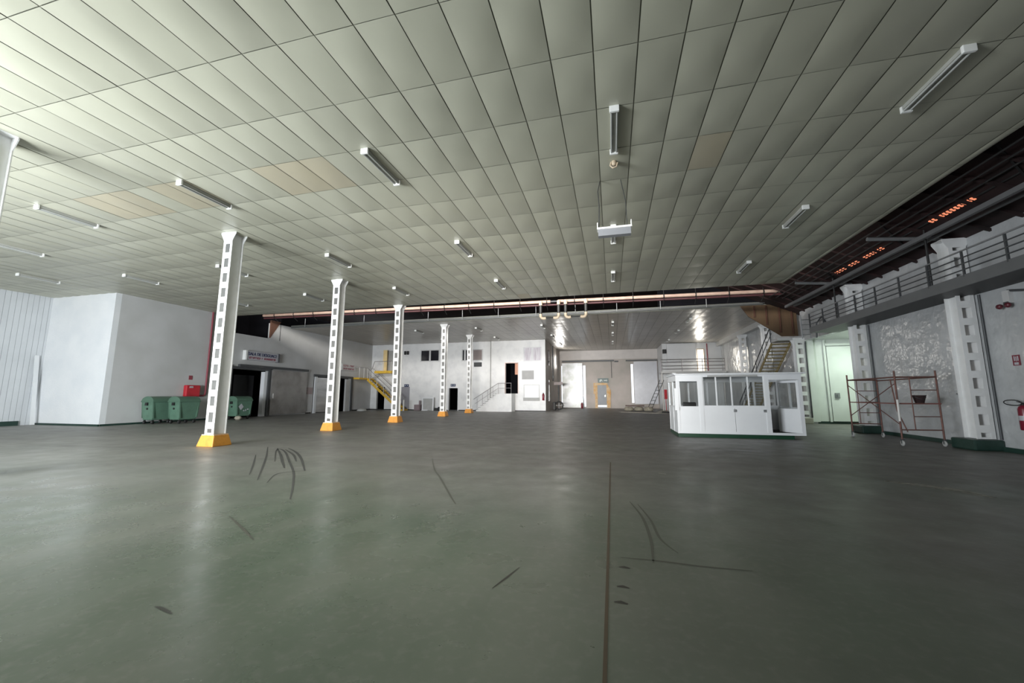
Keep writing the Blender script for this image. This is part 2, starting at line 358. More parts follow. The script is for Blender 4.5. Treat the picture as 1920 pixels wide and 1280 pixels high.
def tile_ceiling(name, x0, x1, y0, y1, z, mats, xo, yo, sag=0.026, dx=0.644, dy=1.25, yrow=None):
    mb = MB(); N, K = 5, 6; g = 0.009
    kx0 = math.floor((x0 - xo) / dx); kx1 = math.ceil((x1 - xo) / dx); ky0 = math.floor((y0 - yo) / dy); ky1 = math.ceil((y1 - yo) / dy)
    for i in range(kx0, kx1):
        for j in range(ky0, ky1):
            a = max(x0, xo + i * dx) + g; b = min(x1, xo + (i + 1) * dx) - g
            c = max(y0, yo + j * dy) + g * .6; d = min(y1, yo + (j + 1) * dy) - g * .6
            if b - a < 0.03 or d - c < 0.03: continue
            s = sag * random.uniform(0.5, 1.35); tilt = random.uniform(-0.004, 0.004); tl2 = random.uniform(-0.004, 0.004)
            mi = 1 if random.random() < 0.3 else 0
            if yrow is not None and j == yrow[0] and i in yrow[1]: mi = 2
            if random.random() < 0.008: mi = 2
            vs = []
            for q in range(K + 1):
                for p in range(N + 1):
                    u, v = p / N, q / K
                    vs.append((a + (b - a) * u, c + (d - c) * v, z - s * (math.sin(math.pi * u) ** 0.7) * (math.sin(math.pi * v) ** 0.7) + tilt * (u - .5) + tl2 * (v - .5)))
            n1 = N + 1
            mb.add(vs, [(q * n1 + p, (q + 1) * n1 + p, (q + 1) * n1 + p + 1, q * n1 + p + 1) for q in range(K) for p in range(N)], mi, True)
    mb.box(x0, x1, y0, y1, z + 0.012, z + 0.1, 3)
    return mb
mb = tile_ceiling('ceiling', XL0, 7.8, YN, YG0, HC, CEILS, -0.11, 2.92, yrow=(3, (-12, -11, -10, -16, -17, -20, -21, -19)))
ce = struct(mb.build('ceiling', CEILS), 'near ceiling of pillowed cream panels')
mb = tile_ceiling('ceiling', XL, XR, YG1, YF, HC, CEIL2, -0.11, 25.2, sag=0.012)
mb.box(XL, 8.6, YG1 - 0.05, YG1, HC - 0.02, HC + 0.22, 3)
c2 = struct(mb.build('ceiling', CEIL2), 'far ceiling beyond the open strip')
mb = MB().box(XL, 8.6, YG1 - 0.10, YG1 - 0.055, HC + 0.0, HC + 0.20); plabel(mb.build('edge_channel', mat('dull_edge_channel', (0.10, 0.105, 0.10), 0.5), c2), 'grey metal edge channel')
# roof void
mb = MB().prism([(10.5, 5.87), (10.5, 5.99), (3.0, 9.32), (-29, 9.32), (-29, 9.2), (3.0, 9.2)], 'y', YN - 0.2, 25.1).box(-29, 10.7, 25.1, 47.2, 9.2, 9.32)
roof = struct(mb.build('roof', ROOFM), 'dark red corrugated roof underside')
mb = MB()
for y in [YN + 0.9 * k for k in range(0, 32)]: mb.prism([(10.3, 5.85), (10.3, 5.93), (3.0, 9.17), (3.0, 9.09)], 'y', y, y + 0.07)
plabel(mb.build('rib', ROOFM, roof), 'roof ribs')['kind'] = 'stuff'
def skystrip(y0, y1, n):
    for k in range(n):
        y = y0 + (y1 - y0) * (k + .5) / n; x = 9.10; z = 5.87 + (10.5 - x) * 0.444
        m_ = MB().prism([(x - 0.05, z - 0.0), (x + 0.05, z - 0.044), (x + 0.05, z - 0.064), (x - 0.05, z - 0.02)], 'y', y, y + (y1 - y0) / n * 0.5)
        plabel(m_.build('skylight_tile', SKYL, roof), 'orange lit translucent tile')
skystrip(12.0, 13.5, 12); skystrip(16.9, 18.6, 8); skystrip(15.5, 16.6, 6)
# ------------------------------------------------------------------ setting: walls
t = 0.25
mb = holes_wall(MB(), 'y', YN - t, YN, XL0, XR, 0, 9.3, [(-18.1, -9.9, 0.1, 3.9), (-6.6, 0.6, 1.5, 2.9)]); struct(mb.build('wall_near', DGREY), 'dark grey wall behind the camera')  # unseen wall, coloured dark to keep bounced light down
# left corrugated wall
mb = MB(); y = YN
while y < 13.9 - 0.01:
    mb.box(XL0 - t, XL0, y, y + 0.185, 0.0, HC); mb.box(XL0 - t, XL0 - 0.02, y + 0.185, y + 0.20, 0.0, HC); y += 0.20
wl = struct(mb.build('wall_left_recess', CORR), 'white vertical ribbed sheet wall')
mb = MB().box(XL0, XL0 + 0.10, YN, 13.3, 0, 0.22); struct(mb.build('baseboard_left_recess', GREENP), 'dark green kerb under ribbed sheet wall')
mb = MB().bar((XL0 + 0.50, 13.6, 0.02), (XL0 + 0.06, 13.6, 3.5), 0.16, 0.05, up=(1, 0, 0))
tag(mb.build('leaning_board', WHITEB), 'tall narrow white board leaning in the corner of the ribbed sheet wall', 'board')
# protruding block
mb = MB().box(XL0 - t, XL, 13.9, 14.15, 0, HC); struct(mb.build('wall_left_return', WHITEB), 'bright white wall facing the camera')
D1 = (20.5, 23.35, 0.0, 3.2); D2 = (27.9, 32.7, 0.0, 3.05)
D3 = (34.6, 35.9, 0, 2.1)
mb = holes_wall(MB(), 'x', XL - t, XL, 14.15, YG0, 0, HC + 0.1, []);
holes_wall(mb, 'x', XL - t, XL, YG0, 23.3, 0, 5.55, [D1])
holes_wall(mb, 'x', XL - t, XL, 23.3, YB, 0, HC + 0.1, [D2, (20.5, 23.35, 0, 3.2)])
wleft = struct(mb.build('wall_left', LEFTW), 'long grey white left wall')
mb = MB().prism([(23.25, 5.6), (24.1, 6.9), (23.25, 6.9)], 'x', XL - 0.1, XL + 0.03); plabel(mb.build('plywood_end', mat('red_brown_board', (0.15, 0.075, 0.05), 0.6), wleft), 'brown plywood triangle')
mb = MB().box(XL - 3, XL - 2.95, 14, 26, 4, 9.3).box(XL - 3, XL, YG0 - 0.05, YG0, 5.5, 9.3).box(XL - 3, XL, 24.1, 24.15, 5.5, 9.3).box(XL - 3, XL - t, YG0, 24.1, 5.3, 5.35)
struct(mb.build('wall_left_loft', BLACK), 'dark loft above the left wall')
mb = MB().box(XL, XL + 0.05, 13.95, 20.3, 0, 0.09); mb.box(XL0, XL + 0.05, 13.84, 13.9, 0, 0.09); struct(mb.build('baseboard_left', GREENP), 'green strip at foot of white block')
mb = MB().box(XL, XL + 0.04, 27.2, 27.75, 0, 0.1).box(XL, XL + 0.04, 32.9, YB, 0, 0.1); struct(mb.build('baseboard_left_far', BLACKM), 'dark strip at foot of left wall')
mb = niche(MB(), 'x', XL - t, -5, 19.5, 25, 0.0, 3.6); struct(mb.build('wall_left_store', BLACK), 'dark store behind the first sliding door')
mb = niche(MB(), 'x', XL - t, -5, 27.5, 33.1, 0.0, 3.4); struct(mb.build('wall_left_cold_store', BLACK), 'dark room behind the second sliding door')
# far left building front
BH = [(-18.46, -16.5, 4.80, 5.93), (-15.38, -14.45, 0.0, 2.15), (-20.5, -19.6, 0.0, 2.3),
      (-9.69, -8.5, 1.62, 4.45), (-22.45, -21.3, 3.75, 5.95), (-23.3, -22.4, 0, 2.3), (-14.06, -13.5, 4.8, 5.85)]
mb = holes_wall(MB(), 'y', YB, YB + t, XL, -5.9, 0, HC + 0.05, BH)
wfl = struct(mb.build('wall_far_left', FARW), 'stained white two storey front at far left')
mb = MB()
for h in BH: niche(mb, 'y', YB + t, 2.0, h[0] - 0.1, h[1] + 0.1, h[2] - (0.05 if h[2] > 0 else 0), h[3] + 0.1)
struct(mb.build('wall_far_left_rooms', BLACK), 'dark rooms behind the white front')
mb = holes_wall(MB(), 'x', -5.9 - t, -5.9, YB + t, YF, 0, HC + 0.05, [(43.6, 44.6, 4.4, 5.9)]); wside = struct(mb.build('wall_far_side', PINKW), 'shaded side wall of the white building')
mb = MB().box(-5.93, -5.86, 37.5, 38.4, 4.3, 5.8).box(-5.93, -5.86, 37.4, 38.3, 0.9, 2.9); plabel(mb.build('dark_panel', DARKGL, wside), 'dark window panels')
mb = MB().box(XL, -5.9, YB - 0.03, YB, 0, 0.08); struct(mb.build('baseboard_far_left', BLACKM), 'dark strip at the foot of the white front')
# far wall with daylight slits
slits = [(-3.22, -2.93, 0.1, 4.9), (2.12, 2.38, 0.6, 4.95), (-1.62, -0.62, 0.08, 0.34), (-5.75, -5.62, 0.3, 4.9)]
mb = holes_wall(MB(), 'y', YF, YF + t, -5.9, 5.3, 0, HC + 0.05, slits); wfar = struct(mb.build('wall_far', PINKW), 'far wall of pinkish old plaster')
mb = MB().box(-6.2, 5.4, YF - 0.06, YF, HC - 1.05, HC + 0.02); plabel(mb.build('lintel', mat('pale_lintel', (0.66, 0.62, 0.60), 0.5, scale=1.5), wfar), 'paler band above the door rail')
# right walls
DB = (24.55,)
RW = [(19.25, 24.3, 0, 4.4)]
mb = holes_wall(MB(), 'x', XR, XR + t, YN, 24.55, 0, 6.05, RW); wr = struct(mb.build('wall_right', GLOSSW), 'glossy lumpy white wall on the right')
mb = MB().box(XR + 0.25, XR + 0.5, 24.55, 42, 0, HC + 0.05); struct(mb.build('wall_far_right', GLOSSW), 'glossy white wall beyond the cold room bay')
mb = MB().box(XR - 0.06, XR, YN, 19.2, 0, 0.12); struct(mb.build('baseboard_right', GREENP), 'dark green strip at foot of right wall')
mb = holes_wall(MB(), 'y', 42, 42 + t, 5.0, XR + 0.5, 0, HC + 0.05, [(8.25, 8.85, 3.75, 5.95)])
mb.box(5.0, 5.25, 42 + t, YF, 0, HC + 0.05)
wfr = struct(mb.build('wall_far_right_office', WHITE), 'white wall above the far right platform')
# cold room bay
mb = MB().box(XR + t, 15.2, 24.55, 24.8, 0, 4.6).box(15.0, 15.2, 19, 24.55, 0, 4.6).box(XR + t, 15.2, 18.8, 19.0, 0, 4.6)
mb.box(XR + t, 15.2, 19, 24.55, 4.45, 4.6)
bayw = struct(mb.build('wall_bay', BAYW), 'pale green white walls of the lit bay')
mb = MB().box(XR + .02, XR + 0.36, 24.26, 24.30, 0.1, 4.40).box(10.55, 11.05, 24.48, 24.54, 0.1, 4.35).box(10.5, 10.58, 24.42, 24.5, 0.1, 4.4).box(11.02, 11.12, 24.40, 24.5, 0.1, 4.4); struct(mb.build('trim_1', BAYW), 'white jamb left of the cold room door')
mb = MB().box(XR - 0.02, XR + 0.02, 19.25, 24.4, 4.40, 4.62).box(XR - .3, XR, 24.5, 24.75, 4.42, 4.65); struct(mb.build('trim_2', LEFTW), 'grey beam over the bay opening')
mb = MB().box(XR + 0.3, 15, 24.46, 24.55, 0, 0.12); struct(mb.build('baseboard_bay', GREENP), 'dark strip under the bay wall')
d = MB().box(11.15, 13.6, 24.38, 24.47, 0.13, 4.05).build('door_1', BAYW, None, 0.01); struct(d, 'wide white cold room sliding door')
plabel(MB().box(11.32, 11.52, 24.32, 24.38, 1.32, 1.60).box(11.38, 11.46, 24.26, 24.32, 1.4, 1.52).build('handle', STEELG, d), 'grey recessed handle')
MB().box(11.1, 13.8, 24.36, 24.44, 4.1, 4.22).build('rail', BAYW, d)
lp = thing('bay_light', 'lit fluorescent batten under the ceiling of the cold room bay', 'light', (12.2, 22.3, 4.45))
MB().box(11.5, 12.9, 22.2, 22.4, 4.38, 4.445).build('housing', LAMPW, lp)
for dy in (-0.05, 0.05): MB().tube((11.55, 22.3 + dy, 4.35), (12.85, 22.3 + dy, 4.35), 0.02, 10).build('tube', LITT, lp)
area('bay_fluorescent', (12.2, 22.3, 4.30), (12.2, 22.4, 0), 1.3, 0.2, 130, (0.85, 1.0, 0.86))
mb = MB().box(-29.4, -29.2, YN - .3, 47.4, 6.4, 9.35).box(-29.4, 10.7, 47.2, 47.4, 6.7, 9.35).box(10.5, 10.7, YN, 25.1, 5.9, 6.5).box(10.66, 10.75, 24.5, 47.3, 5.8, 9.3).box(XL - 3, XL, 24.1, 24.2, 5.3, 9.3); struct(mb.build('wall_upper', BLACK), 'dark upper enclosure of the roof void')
struct(MB().box(2.9, 10.7, 25.26, 25.32, 6.72, 9.3).build('wall_roof_gap', BLACK), 'dark closure above the far ceiling edge')
# ------------------------------------------------------------------ columns
def make_column(h, label, basekind, wx=0.34, wy=0.38, zb=0.34, pitch=0.475, first=0.12):
    root = thing('steel_column', label, 'column', (0, 0, 0))
    x, y = wx / 2, wy / 2; zt = h - 0.0
    fw, ft = wx * 0.25, 0.012
    for sx in (-1, 1):                                       # two channels, webs set inwards, flanges front and back
        mb = MB()
        a = sx * x; b = sx * (x - fw)
        wb0, wb1 = sx * (x - fw), sx * (x - fw + 0.010)
        mb.box(wb0, wb1, -y, y, zb, zt)
        mb.box(a, b, -y, -y + ft, zb, zt); mb.box(a, b, y - ft, y, zb, zt)
        mb.build('channel', COLW, root)
    z = zb + first
    mf = []; 
    for face in (-1, 1):
        zc = zb + 0.0; k = 0
        mb = MB(); yf = face * y
        zz = zb + 0.03
        mb.box(-x, x, yf, yf - face * 0.016 - face * 0.0, zb, zb + 0.05)
        zz = zb + 0.05 + first
        while zz < zt - 0.35:
            mb.box(-x + 0.001, x - 0.001, yf + face * 0.008, yf - face * 0.008, zz, zz + pitch * 0.40); zz += pitch
        mb.box(-x + 0.001, x - 0.001, yf + face * 0.008, yf - face * 0.008, zt - 0.22, zt)
        # edge strips either side of the windows
        mb.box(-x, -x + wx * .24, yf + face * 0.006, yf - face * 0.006, zb, zt); mb.box(x - wx * .24, x, yf + face * 0.006, yf - face * 0.006, zb, zt)
        plabel(mb.build('batten_plate', COLW, root), 'ladder of square openings')
        cp = MB().prism([(-x, zt - 0.28), (x, zt - 0.28), (x + 0.12, zt - 0.06), (x + 0.12, zt), (-x - 0.12, zt), (-x - 0.12, zt - 0.06)], 'y', yf + face * 0.010, yf - face * 0.010)
        cp.build('capital_plate', COLW, root)
    MB().box(-x - 0.12, x + 0.12, -y, y, zt - 0.015, zt).build('cap', COLW, root)
    if basekind == 'orange':
        bw, tw = 0.31, 0.22
        mb = MB(); a, b = bw, tw + 0.02
        vs = [(-a, -a, 0), (a, -a, 0), (a, a, 0), (-a, a, 0), (-b, -b, zb - 0.02), (b, -b, zb - 0.02), (b, b, zb - 0.02), (-b, b, zb - 0.02)]
        mb.add(vs, [(0, 3, 2, 1), (4, 5, 6, 7), (0, 1, 5, 4), (1, 2, 6, 5), (2, 3, 7, 6), (3, 0, 4, 7)])
        plabel(mb.build('plinth', ORANGE, root, 0.02), 'orange painted concrete plinth')
        MB().box(-b + 0.01, b - 0.01, -b + 0.01, b - 0.01, zb - 0.025, zb + 0.005).build('plinth_top', WORN, root)
    elif basekind == 'green':
        mb = MB().box(-0.42, 0.25, -0.40, 0.40, 0, zb - 0.01); plabel(mb.build('plinth', GREENP, root, 0.04), 'dark green painted concrete plinth')
    else:
        mb = MB().box(-0.3, 0.25, -0.3, 0.3, 0, zb); plabel(mb.build('plinth', TANBASE, root, 0.03), 'bare concrete plinth')
    return root
cL = make_column(HC, 'x', 'orange')
LEFTC = [(4.45, 'white steel column at the left edge of the photo, only its upper part in view'),
         (9.55, 'largest fully visible white column on an orange plinth, right of the green bins'),
         (14.8, 'second white column on orange plinth, before the steel sliding door on the left wall'),
         (20.0, 'third white column on orange plinth, overlapping the yellow stair'),
         (26.4, 'fourth white column on orange plinth, left of the dark narrow doorway'),
         (31.7, 'smallest and farthest white column on orange plinth')]
for i, (y, lb) in enumerate(LEFTC):
    if i == 0: cL.location = (-11.60, y, 0); cL['label'] = lb; cL['group'] = 'columns on orange plinths'
    else: dup(cL, (-11.57 if i == 1 else -11.70, y, 0), lb)
cR = make_column(6.05, 'x', 'green', wx=0.42, wy=0.40, zb=0.30, pitch=0.50)
RC = [(8.7, 'right wall column nearest the camera beside the fire extinguisher, outside the frame'),
      (14.1, 'large white wall column on a dark green plinth, left of the fire extinguisher'),
      (19.1, 'white wall column behind the scaffold frame, on a dark green plinth'),
      (24.45, 'white wall column right of the booth, beside the lit cold room door')]
for i, (y, lb) in enumerate(RC[1:]):
    if i == 0: cR.location = (9.9, y, 0); cR['label'] = lb; cR['group'] = 'columns along the right wall'
    elif i == 1: dup(cR, (9.9, y, 0), lb)
cR2 = make_column(4.55, RC[3][1], 'bare', wx=0.42, wy=0.40, zb=0.30, pitch=0.50); cR2.location = (9.9, 24.45, 0); cR2['group'] = 'columns along the right wall'
cR3 = make_column(6.2, 'white column rising behind the dull yellow stair, capital against the far ceiling', 'bare', wx=0.42, wy=0.40, pitch=0.5); cR3.location = (10.1, 29.6, 0); cR3['group'] = 'columns along the right wall'
dup(cR3, (10.1, 34.4, 0), 'farthest white wall column on the right, left of the yellow stair')
mb = MB().box(10.0, 10.38, 25.2, 42, 6.2, 6.6); mb.build('trim_3', LEFTW); struct(bpy.data.objects['trim_3'], 'pale beam along the right column heads')
# cable pipes beside the right columns
for y, lb in ((13.75, 'thin dark conduit down the right side of the large green plinth column'), (18.75, 'thin dark conduit beside the column behind the scaffold')):
    tag(MB().tube((XR - 0.035, y, 0.3), (XR - 0.035, y, 4.3), 0.03, 8).build('conduit', DARKST), lb, 'pipe', 'conduits beside the right columns')
tag(MB().tube((10.13, 24.19, 0.32), (10.13, 24.19, 4.35), 0.03, 8).build('conduit', DARKST), 'thin dark conduit at the left jamb of the lit bay', 'pipe', 'conduits beside the right columns')
# ------------------------------------------------------------------ ceiling lights
def make_light(z=HC):
    root = thing('ceiling_light', 'x', 'ceiling light', (0, 0, z), 'twin tube ceiling lights')
    z0 = z
    MB().box(-0.07, 0.07, -0.66, 0.66, z0 - 0.07, z0 - 0.0).build('housing', LAMPW, root, 0.008)
    for s_ in (-1, 1): MB().tube((s_ * 0.05, -0.62, z0 - 0.09), (s_ * 0.05, 0.62, z0 - 0.09), 0.017, 10).build('tube', TUBE, root)
    for s_ in (-1, 1): MB().box(-0.085, 0.085, s_ * 0.62, s_ * 0.67, z0 - 0.12, z0).build('end_cap', LAMPC, root, 0.01)
    return root
ROWN = {0: 'the row above the floor joint', -1: 'the first row left of the floor joint', -2: 'the second row left of the floor joint', -3: 'the third row left of the floor joint',
        -4: 'the fourth row left of the floor joint', -5: 'the leftmost row', 1: 'the row right of the floor joint'}
ORD = ['nearest', 'second', 'third']
proto = None
for r in range(-5, 2):
    for j, y in enumerate((7.3, 12.4, 17.0, 28.7, 33.7, 39.2)):
        x = 0.2 + 5.05 * r
        near = j < 3
        if near and ((r == -5 and j == 2) or (r == -5 and j == 0)): continue
        if r == -4 and j == 0: y = 8.6
        if r == -5: 
            x = -24.2
            if not near: continue
            y = 11.2
        if not near and (r == -4 or r == -3 or r == -2) and y > 35: continue
        if not near and r == -4: continue
        lb = ('%s twin tube light of %s, ' % ('only' if r == -5 else ORD[j % 3], ROWN[r])) + ('near' if near else 'far') + ' ceiling'
        if proto is None: proto = make_light(); proto.location = (x, y, HC); proto['label'] = lb
        else: dup(proto, (x, y, HC), lb)
# smoke detector and hook
t_ = thing('smoke_detector', 'small cream detector hanging under the ceiling behind the nearest middle light', 'detector', (0.2, 8.35, HC))
MB().lathe((0.2, 8.35, HC), [(0.0, -0.13), (0.05, -0.12), (0.06, -0.06), (0.045, -0.02), (0.045, 0)], 14).build('body', CREAM, t_)
MB().path([(0.14, 8.33, HC - 0.05), (0.12, 8.33, HC - 0.13), (0.17, 8.33, HC - 0.19), (0.25, 8.33, HC - 0.17), (0.28, 8.33, HC - 0.08)], 0.018, 8).build('hook', CREAM, t_)
# hanging sign on two cords
YS = 7.9
t_ = thing('hanging_sign', 'grey sign box hung on two cords from the ceiling over the floor joint', 'sign', (0.15, YS, 4.75))
MB().box(-0.17, 0.47, YS - 0.03, YS + 0.10, 4.70, 4.86).build('panel', mat('sign_grey', (0.24, 0.25, 0.27), 0.4), t_)
MB().box(-0.19, 0.49, YS - 0.05, YS + 0.12, 4.84, 4.875).build('rim', LAMPC, t_)
for s_ in (-1, 1): MB().box(0.15 + s_ * 0.33 - 0.008, 0.15 + s_ * 0.33 + 0.008, YS - 0.05, YS + 0.12, 4.84, 4.98).build('side_bracket', LAMPC, t_)
MB().path([(-0.15, YS, 4.9), (-0.14, YS + 0.3, 5.5), (-0.17, YS + 0.8, 6.1), (-0.12, YS + 1.25, HC)], 0.010, 6).build('cord', DARKST, t_)
MB().path([(0.40, YS, 4.9), (0.42, YS + 0.6, 5.7), (0.36, YS + 1.3, HC)], 0.008, 6).build('cord', DARKST, t_)
# ------------------------------------------------------------------ pipe in the open strip
t_ = thing('insulated_pipe', 'long cream lagged pipe hung in the dark open strip between the two ceilings', 'pipe', (-7, 22.7, 6.95))
MB().tube((XL, 22.55, 7.10), (-3.35, 22.55, 6.93), 0.095, 16).tube((-2.9, 22.55, 6.93), (9.6, 22.55, 6.80), 0.095, 16).build('lagged_pipe', PIPEM, t_)
MB().tube((-3.4, 22.55, 6.93), (-2.85, 22.55, 6.93), 0.06, 12).build('bare_joint', DARKST, t_)
MB().tube((XL, 22.62, 6.92), (9.6, 22.62, 6.64), 0.06, 10).build('lower_pipe', mat('maroon_pipe', (0.07, 0.025, 0.028), 0.5), t_)
x = XL + 1.0
while x < 9.5:
    z = 7.10 - (x - XL) / 33.6 * 0.30
    hb = MB().tube((x - 0.03, 22.55, z), (x + 0.03, 22.55, z), 0.105, 14).bar((x, 22.42, z - 0.15), (x, 22.9, z - 0.42), 0.03, 0.03).tube((x, 22.55, z), (x, 22.55, 9.2), 0.012, 6)
    hb.build('hanger', BLACKM, t_); x += 1.62
for xa, xb in ((-3.9, -2.85), (-2.45, -1.3)):
    t_ = thing('pipe_loop', ('left' if xa < -3 else 'right') + ' U shaped expansion loop hanging below the cream pipe', 'pipe', (xa, 22.5, 6.0), 'expansion loops')
    for xx, sgn in ((xa, 1), (xb, -1)):
        MB().tube((xx, 22.35, 6.92), (xx, 22.35, 6.68), 0.10, 12).build('upper_elbow', CREAM, t_)
        MB().tube((xx, 22.35, 6.68), (xx, 22.35, 6.17), 0.085, 12).build('drop_pipe', BLACKM, t_)
        MB().path([(xx, 22.35, 6.17), (xx, 22.35, 6.02), (xx + sgn * 0.06, 22.35, 5.93), (xx + sgn * 0.2, 22.35, 5.9), (xx + sgn * 0.30, 22.35, 5.93)], 0.085, 12).build('lower_elbow', CREAM, t_)
    MB().tube((xa + 0.3, 22.35, 5.93), (xb - 0.3, 22.35, 5.93), 0.035, 8).build('link_pipe', BLACKM, t_)
t_ = thing('service_rail', 'thin silver rail with short droppers along the edge of the far ceiling', 'rail', (-7, 24.9, 6.5))
MB().tube((XL + 0.2, 24.85, HC - 0.06), (8.6, 24.85, HC + 0.1), 0.014, 8).build('rail', STEELG, t_)
for x in [-22.5 + 2.55 * k for k in range(12)]: MB().tube((x, 24.85, HC + 0.02), (x, 24.85, HC + 0.65), 0.02, 6).build('dropper', STEELG, t_)
# plywood partition above the yellow stair
t_ = thing('plywood_partition', 'brown plywood partition with dark slats above the dull yellow stair', 'partition', (8.7, 24.9, 4.7))
MB().prism([(7.35, 6.6), (7.75, 5.95), (9.35, 4.75), (10.15, 4.75), (10.15, 6.6)], 'y', 24.95, 25.0).build('panel', PLY, t_)
for x, zz in ((8.05, 5.9), (8.65, 5.45), (9.3, 4.95), (9.9, 4.85)): MB().box(x - 0.03, x + 0.03, 24.88, 24.95, zz, 6.55).build('slat', WOODD, t_)
# ------------------------------------------------------------------ walkway
YW1 = 20.9; XW = 9.0
t_ = thing('walkway', 'dark steel walkway with tube railing high along the right wall', 'walkway', (XW, 13, 4.3))
MB().box(XW + 0.02, XR, 4, YW1, 4.33, 4.42).build('deck', BLACKM, t_)
MB().box(XW - 0.02, XW + 0.02, 4, YW1, 4.31, 4.60).build('fascia', mat('grey_fascia_steel', (0.16, 0.165, 0.17), 0.5, 0.2), t_)
for zz in (4.74, 4.90, 5.06, 5.24): MB().tube((XW, 4, zz), (XW, YW1, zz), 0.018 if zz < 5.2 else 0.024, 8).build('rail', STEELG if zz > 5.2 else DARKST, t_)
y = 4.2
while y < YW1 + .05:
    MB().box(XW - 0.02, XW + 0.02, y - 0.02, y + 0.02, 4.55, 5.25).build('post', DARKST, t_); y += 1.19
MB().bar((XR, 12.4, 4.0), (XW + 0.2, 11.2, 4.34), 0.05, 0.05).build('brace', DARKST, t_)
for y in (19.0, 14.0): MB().tube((XW + .05, y - 0.3, 4.35), (XW + .05, y - 0.3, 6.3), 0.03, 8).build('cable_riser', BLACKM, t_)
t_ = thing('roof_beam', 'long grey steel beam under the roof edge above the walkway', 'beam', (8.9, 13, 6.1))
MB().box(8.86, 8.96, YN, 23.0, 5.98, 6.10).build('beam', mat('dull_beam_grey', (0.15, 0.15, 0.155), 0.5), t_)
MB().box(9.25, 9.33, YN, 23.0, 6.02, 6.10).build('purlin', DARKST, t_)
for y, lb in ((14.1, 'nearer grey tie beam between the ceiling edge and the right column head'), (19.1, 'farther grey tie beam between the ceiling edge and the right column head')):
    tag(MB().box(6.0, 9.9, y - 0.06, y + 0.06, 6.12, 6.24).build('tie_beam', mat('tie_grey', (0.2, 0.2, 0.2), 0.5)) if False else MB().tube((7.85, y, 6.30), (9.9, y, 6.12), 0.06, 10).build('tie_beam', STEELG), lb, 'beam', 'tie beams')
mb = MB()
for k in range(5): mb.bar((7.9, 6 + 4 * k, 7.1), (9.4, 7 + 4 * k, 6.2), 0.04, 0.04)
for k in range(4): mb.tube((8.2 + .3 * k, 4, 6.65 - .05 * k), (8.2 + .3 * k, 23, 6.6 - .05 * k), 0.025, 6)
tag(mb.build('roof_bracing', BLACKM), 'dark pipes and bracing under the roof beyond the ceiling edge', 'bracing')
# caged ladder at the end of the walkway
t_ = thing('caged_ladder', 'short white caged ladder at the far end of the walkway', 'ladder', (9.55, 22.6, 4.3))
for s_ in (-1, 1): MB().tube((9.55 + 0.18 * s_, 22.6, 4.3), (9.55 + 0.18 * s_, 22.6, 5.5), 0.02, 6).build('stile', STEELG, t_)
for k in range(4): MB().tube((9.37, 22.6, 4.5 + 0.25 * k), (9.73, 22.6, 4.5 + 0.25 * k), 0.02, 6).build('rung', STEELG, t_)
MB().path([(9.9, 22.4, 4.3), (9.9, 22.3, 5.0), (10.05, 22.1, 5.3), (10.1, 21.9, 5.0), (10.1, 21.9, 4.5)], 0.035, 8).build('hoop', DARKST, t_)
# ------------------------------------------------------------------ dull yellow stair at right
t_ = thing('yellow_stair', 'dull yellow open stair climbing to the landing right of the far columns', 'stair', (9.2, 28, 0))
Y0, Z0, Y1, Z1 = 25.6, 4.5, 32.2, 0.0
nst = 25
for k in range(nst):
    f = (k + .5) / nst; yy = Y0 + (Y1 - Y0) * f; zz = Z0 + (Z1 - Z0) * f
    MB().box(9.05, 9.95, yy - 0.13, yy + 0.13, zz - 0.025, zz + 0.015).build('tread', YELD2, t_)
for x in (9.03, 9.97): MB().bar((x, Y0, Z0 - 0.08), (x, Y1, Z1 + 0.1), 0.03, 0.2).build('stringer', YELD2, t_)
MB().path([(8.98, Y0 - .2, Z0 + 0.95), (8.98, Y1, Z1 + 0.95)], 0.03, 8).path([(8.98, Y0 - .2, Z0 + 0.5), (8.98, Y1, Z1 + 0.5)], 0.02, 8).build('handrail', DARKST, t_)
for k in range(6):
    f = k / 5; yy = Y0 + (Y1 - Y0) * f; zz = Z0 + (Z1 - Z0) * f
    MB().tube((8.98, yy, zz), (8.98, yy, zz + 0.93), 0.02, 6).build('baluster', DARKST, t_)
MB().box(9.0, 10.35, 24.6, 25.7, 4.48, 4.62).build('landing', LEFTW, t_)
# ------------------------------------------------------------------ booth
bx0, bx1, by0, by1 = 2.27, 6.30, 15.6, 17.6
t_ = thing('guard_booth', 'white prefabricated booth with sliding windows and open door on the hall floor', 'booth', (4.2, 16.6, 0))
MB().box(bx0 - 0.0, bx1 - 0.35, by0 + 0.02, by1, 0, 0.13).build('plinth', mat('green_plinth_paint', (0.012, 0.055, 0.028), 0.4), t_)
MB().box(bx0 + .02, bx1 - .02, by0 + .02, by1 - .02, 0.13, 0.17).build('booth_floor', BLACKM, t_)
zb0, zs, zt = 0.13, 1.06, 2.22
def P_(a, b): return MB().box(a, b, by0, by0 + 0.05, zb0, zt)
fr = MB()
for a, b in ((2.27, 2.36), (3.04, 3.17), (5.16, 5.30), (6.20, 6.30)): fr.box(a, b, by0, by0 + 0.06, zb0, zt)
fr.box(bx0, bx1, by0 - 0.003, by0 + 0.063, zb0, zb0 + 0.08); fr.box(bx0, 5.3, by0, by0 + 0.06, zs - 0.03, zs + 0.03)
fr.box(bx0, 3.17, by0, by0 + 0.06, 1.99, zt).box(3.17, 5.16, by0, by0 + .06, 2.17, zt).box(5.16, bx1, by0, by0 + 0.06, 2.02, zt)
for y in (by0, by1 - 0.06):
    pass
for (a, b) in ((by0, by0 + 0.06), (by1 - 0.06, by1)):
    fr.box(bx0, bx0 + 0.05, a, b, zb0, zt); fr.box(bx1 - 0.05, bx1, a, b, zb0, zt)
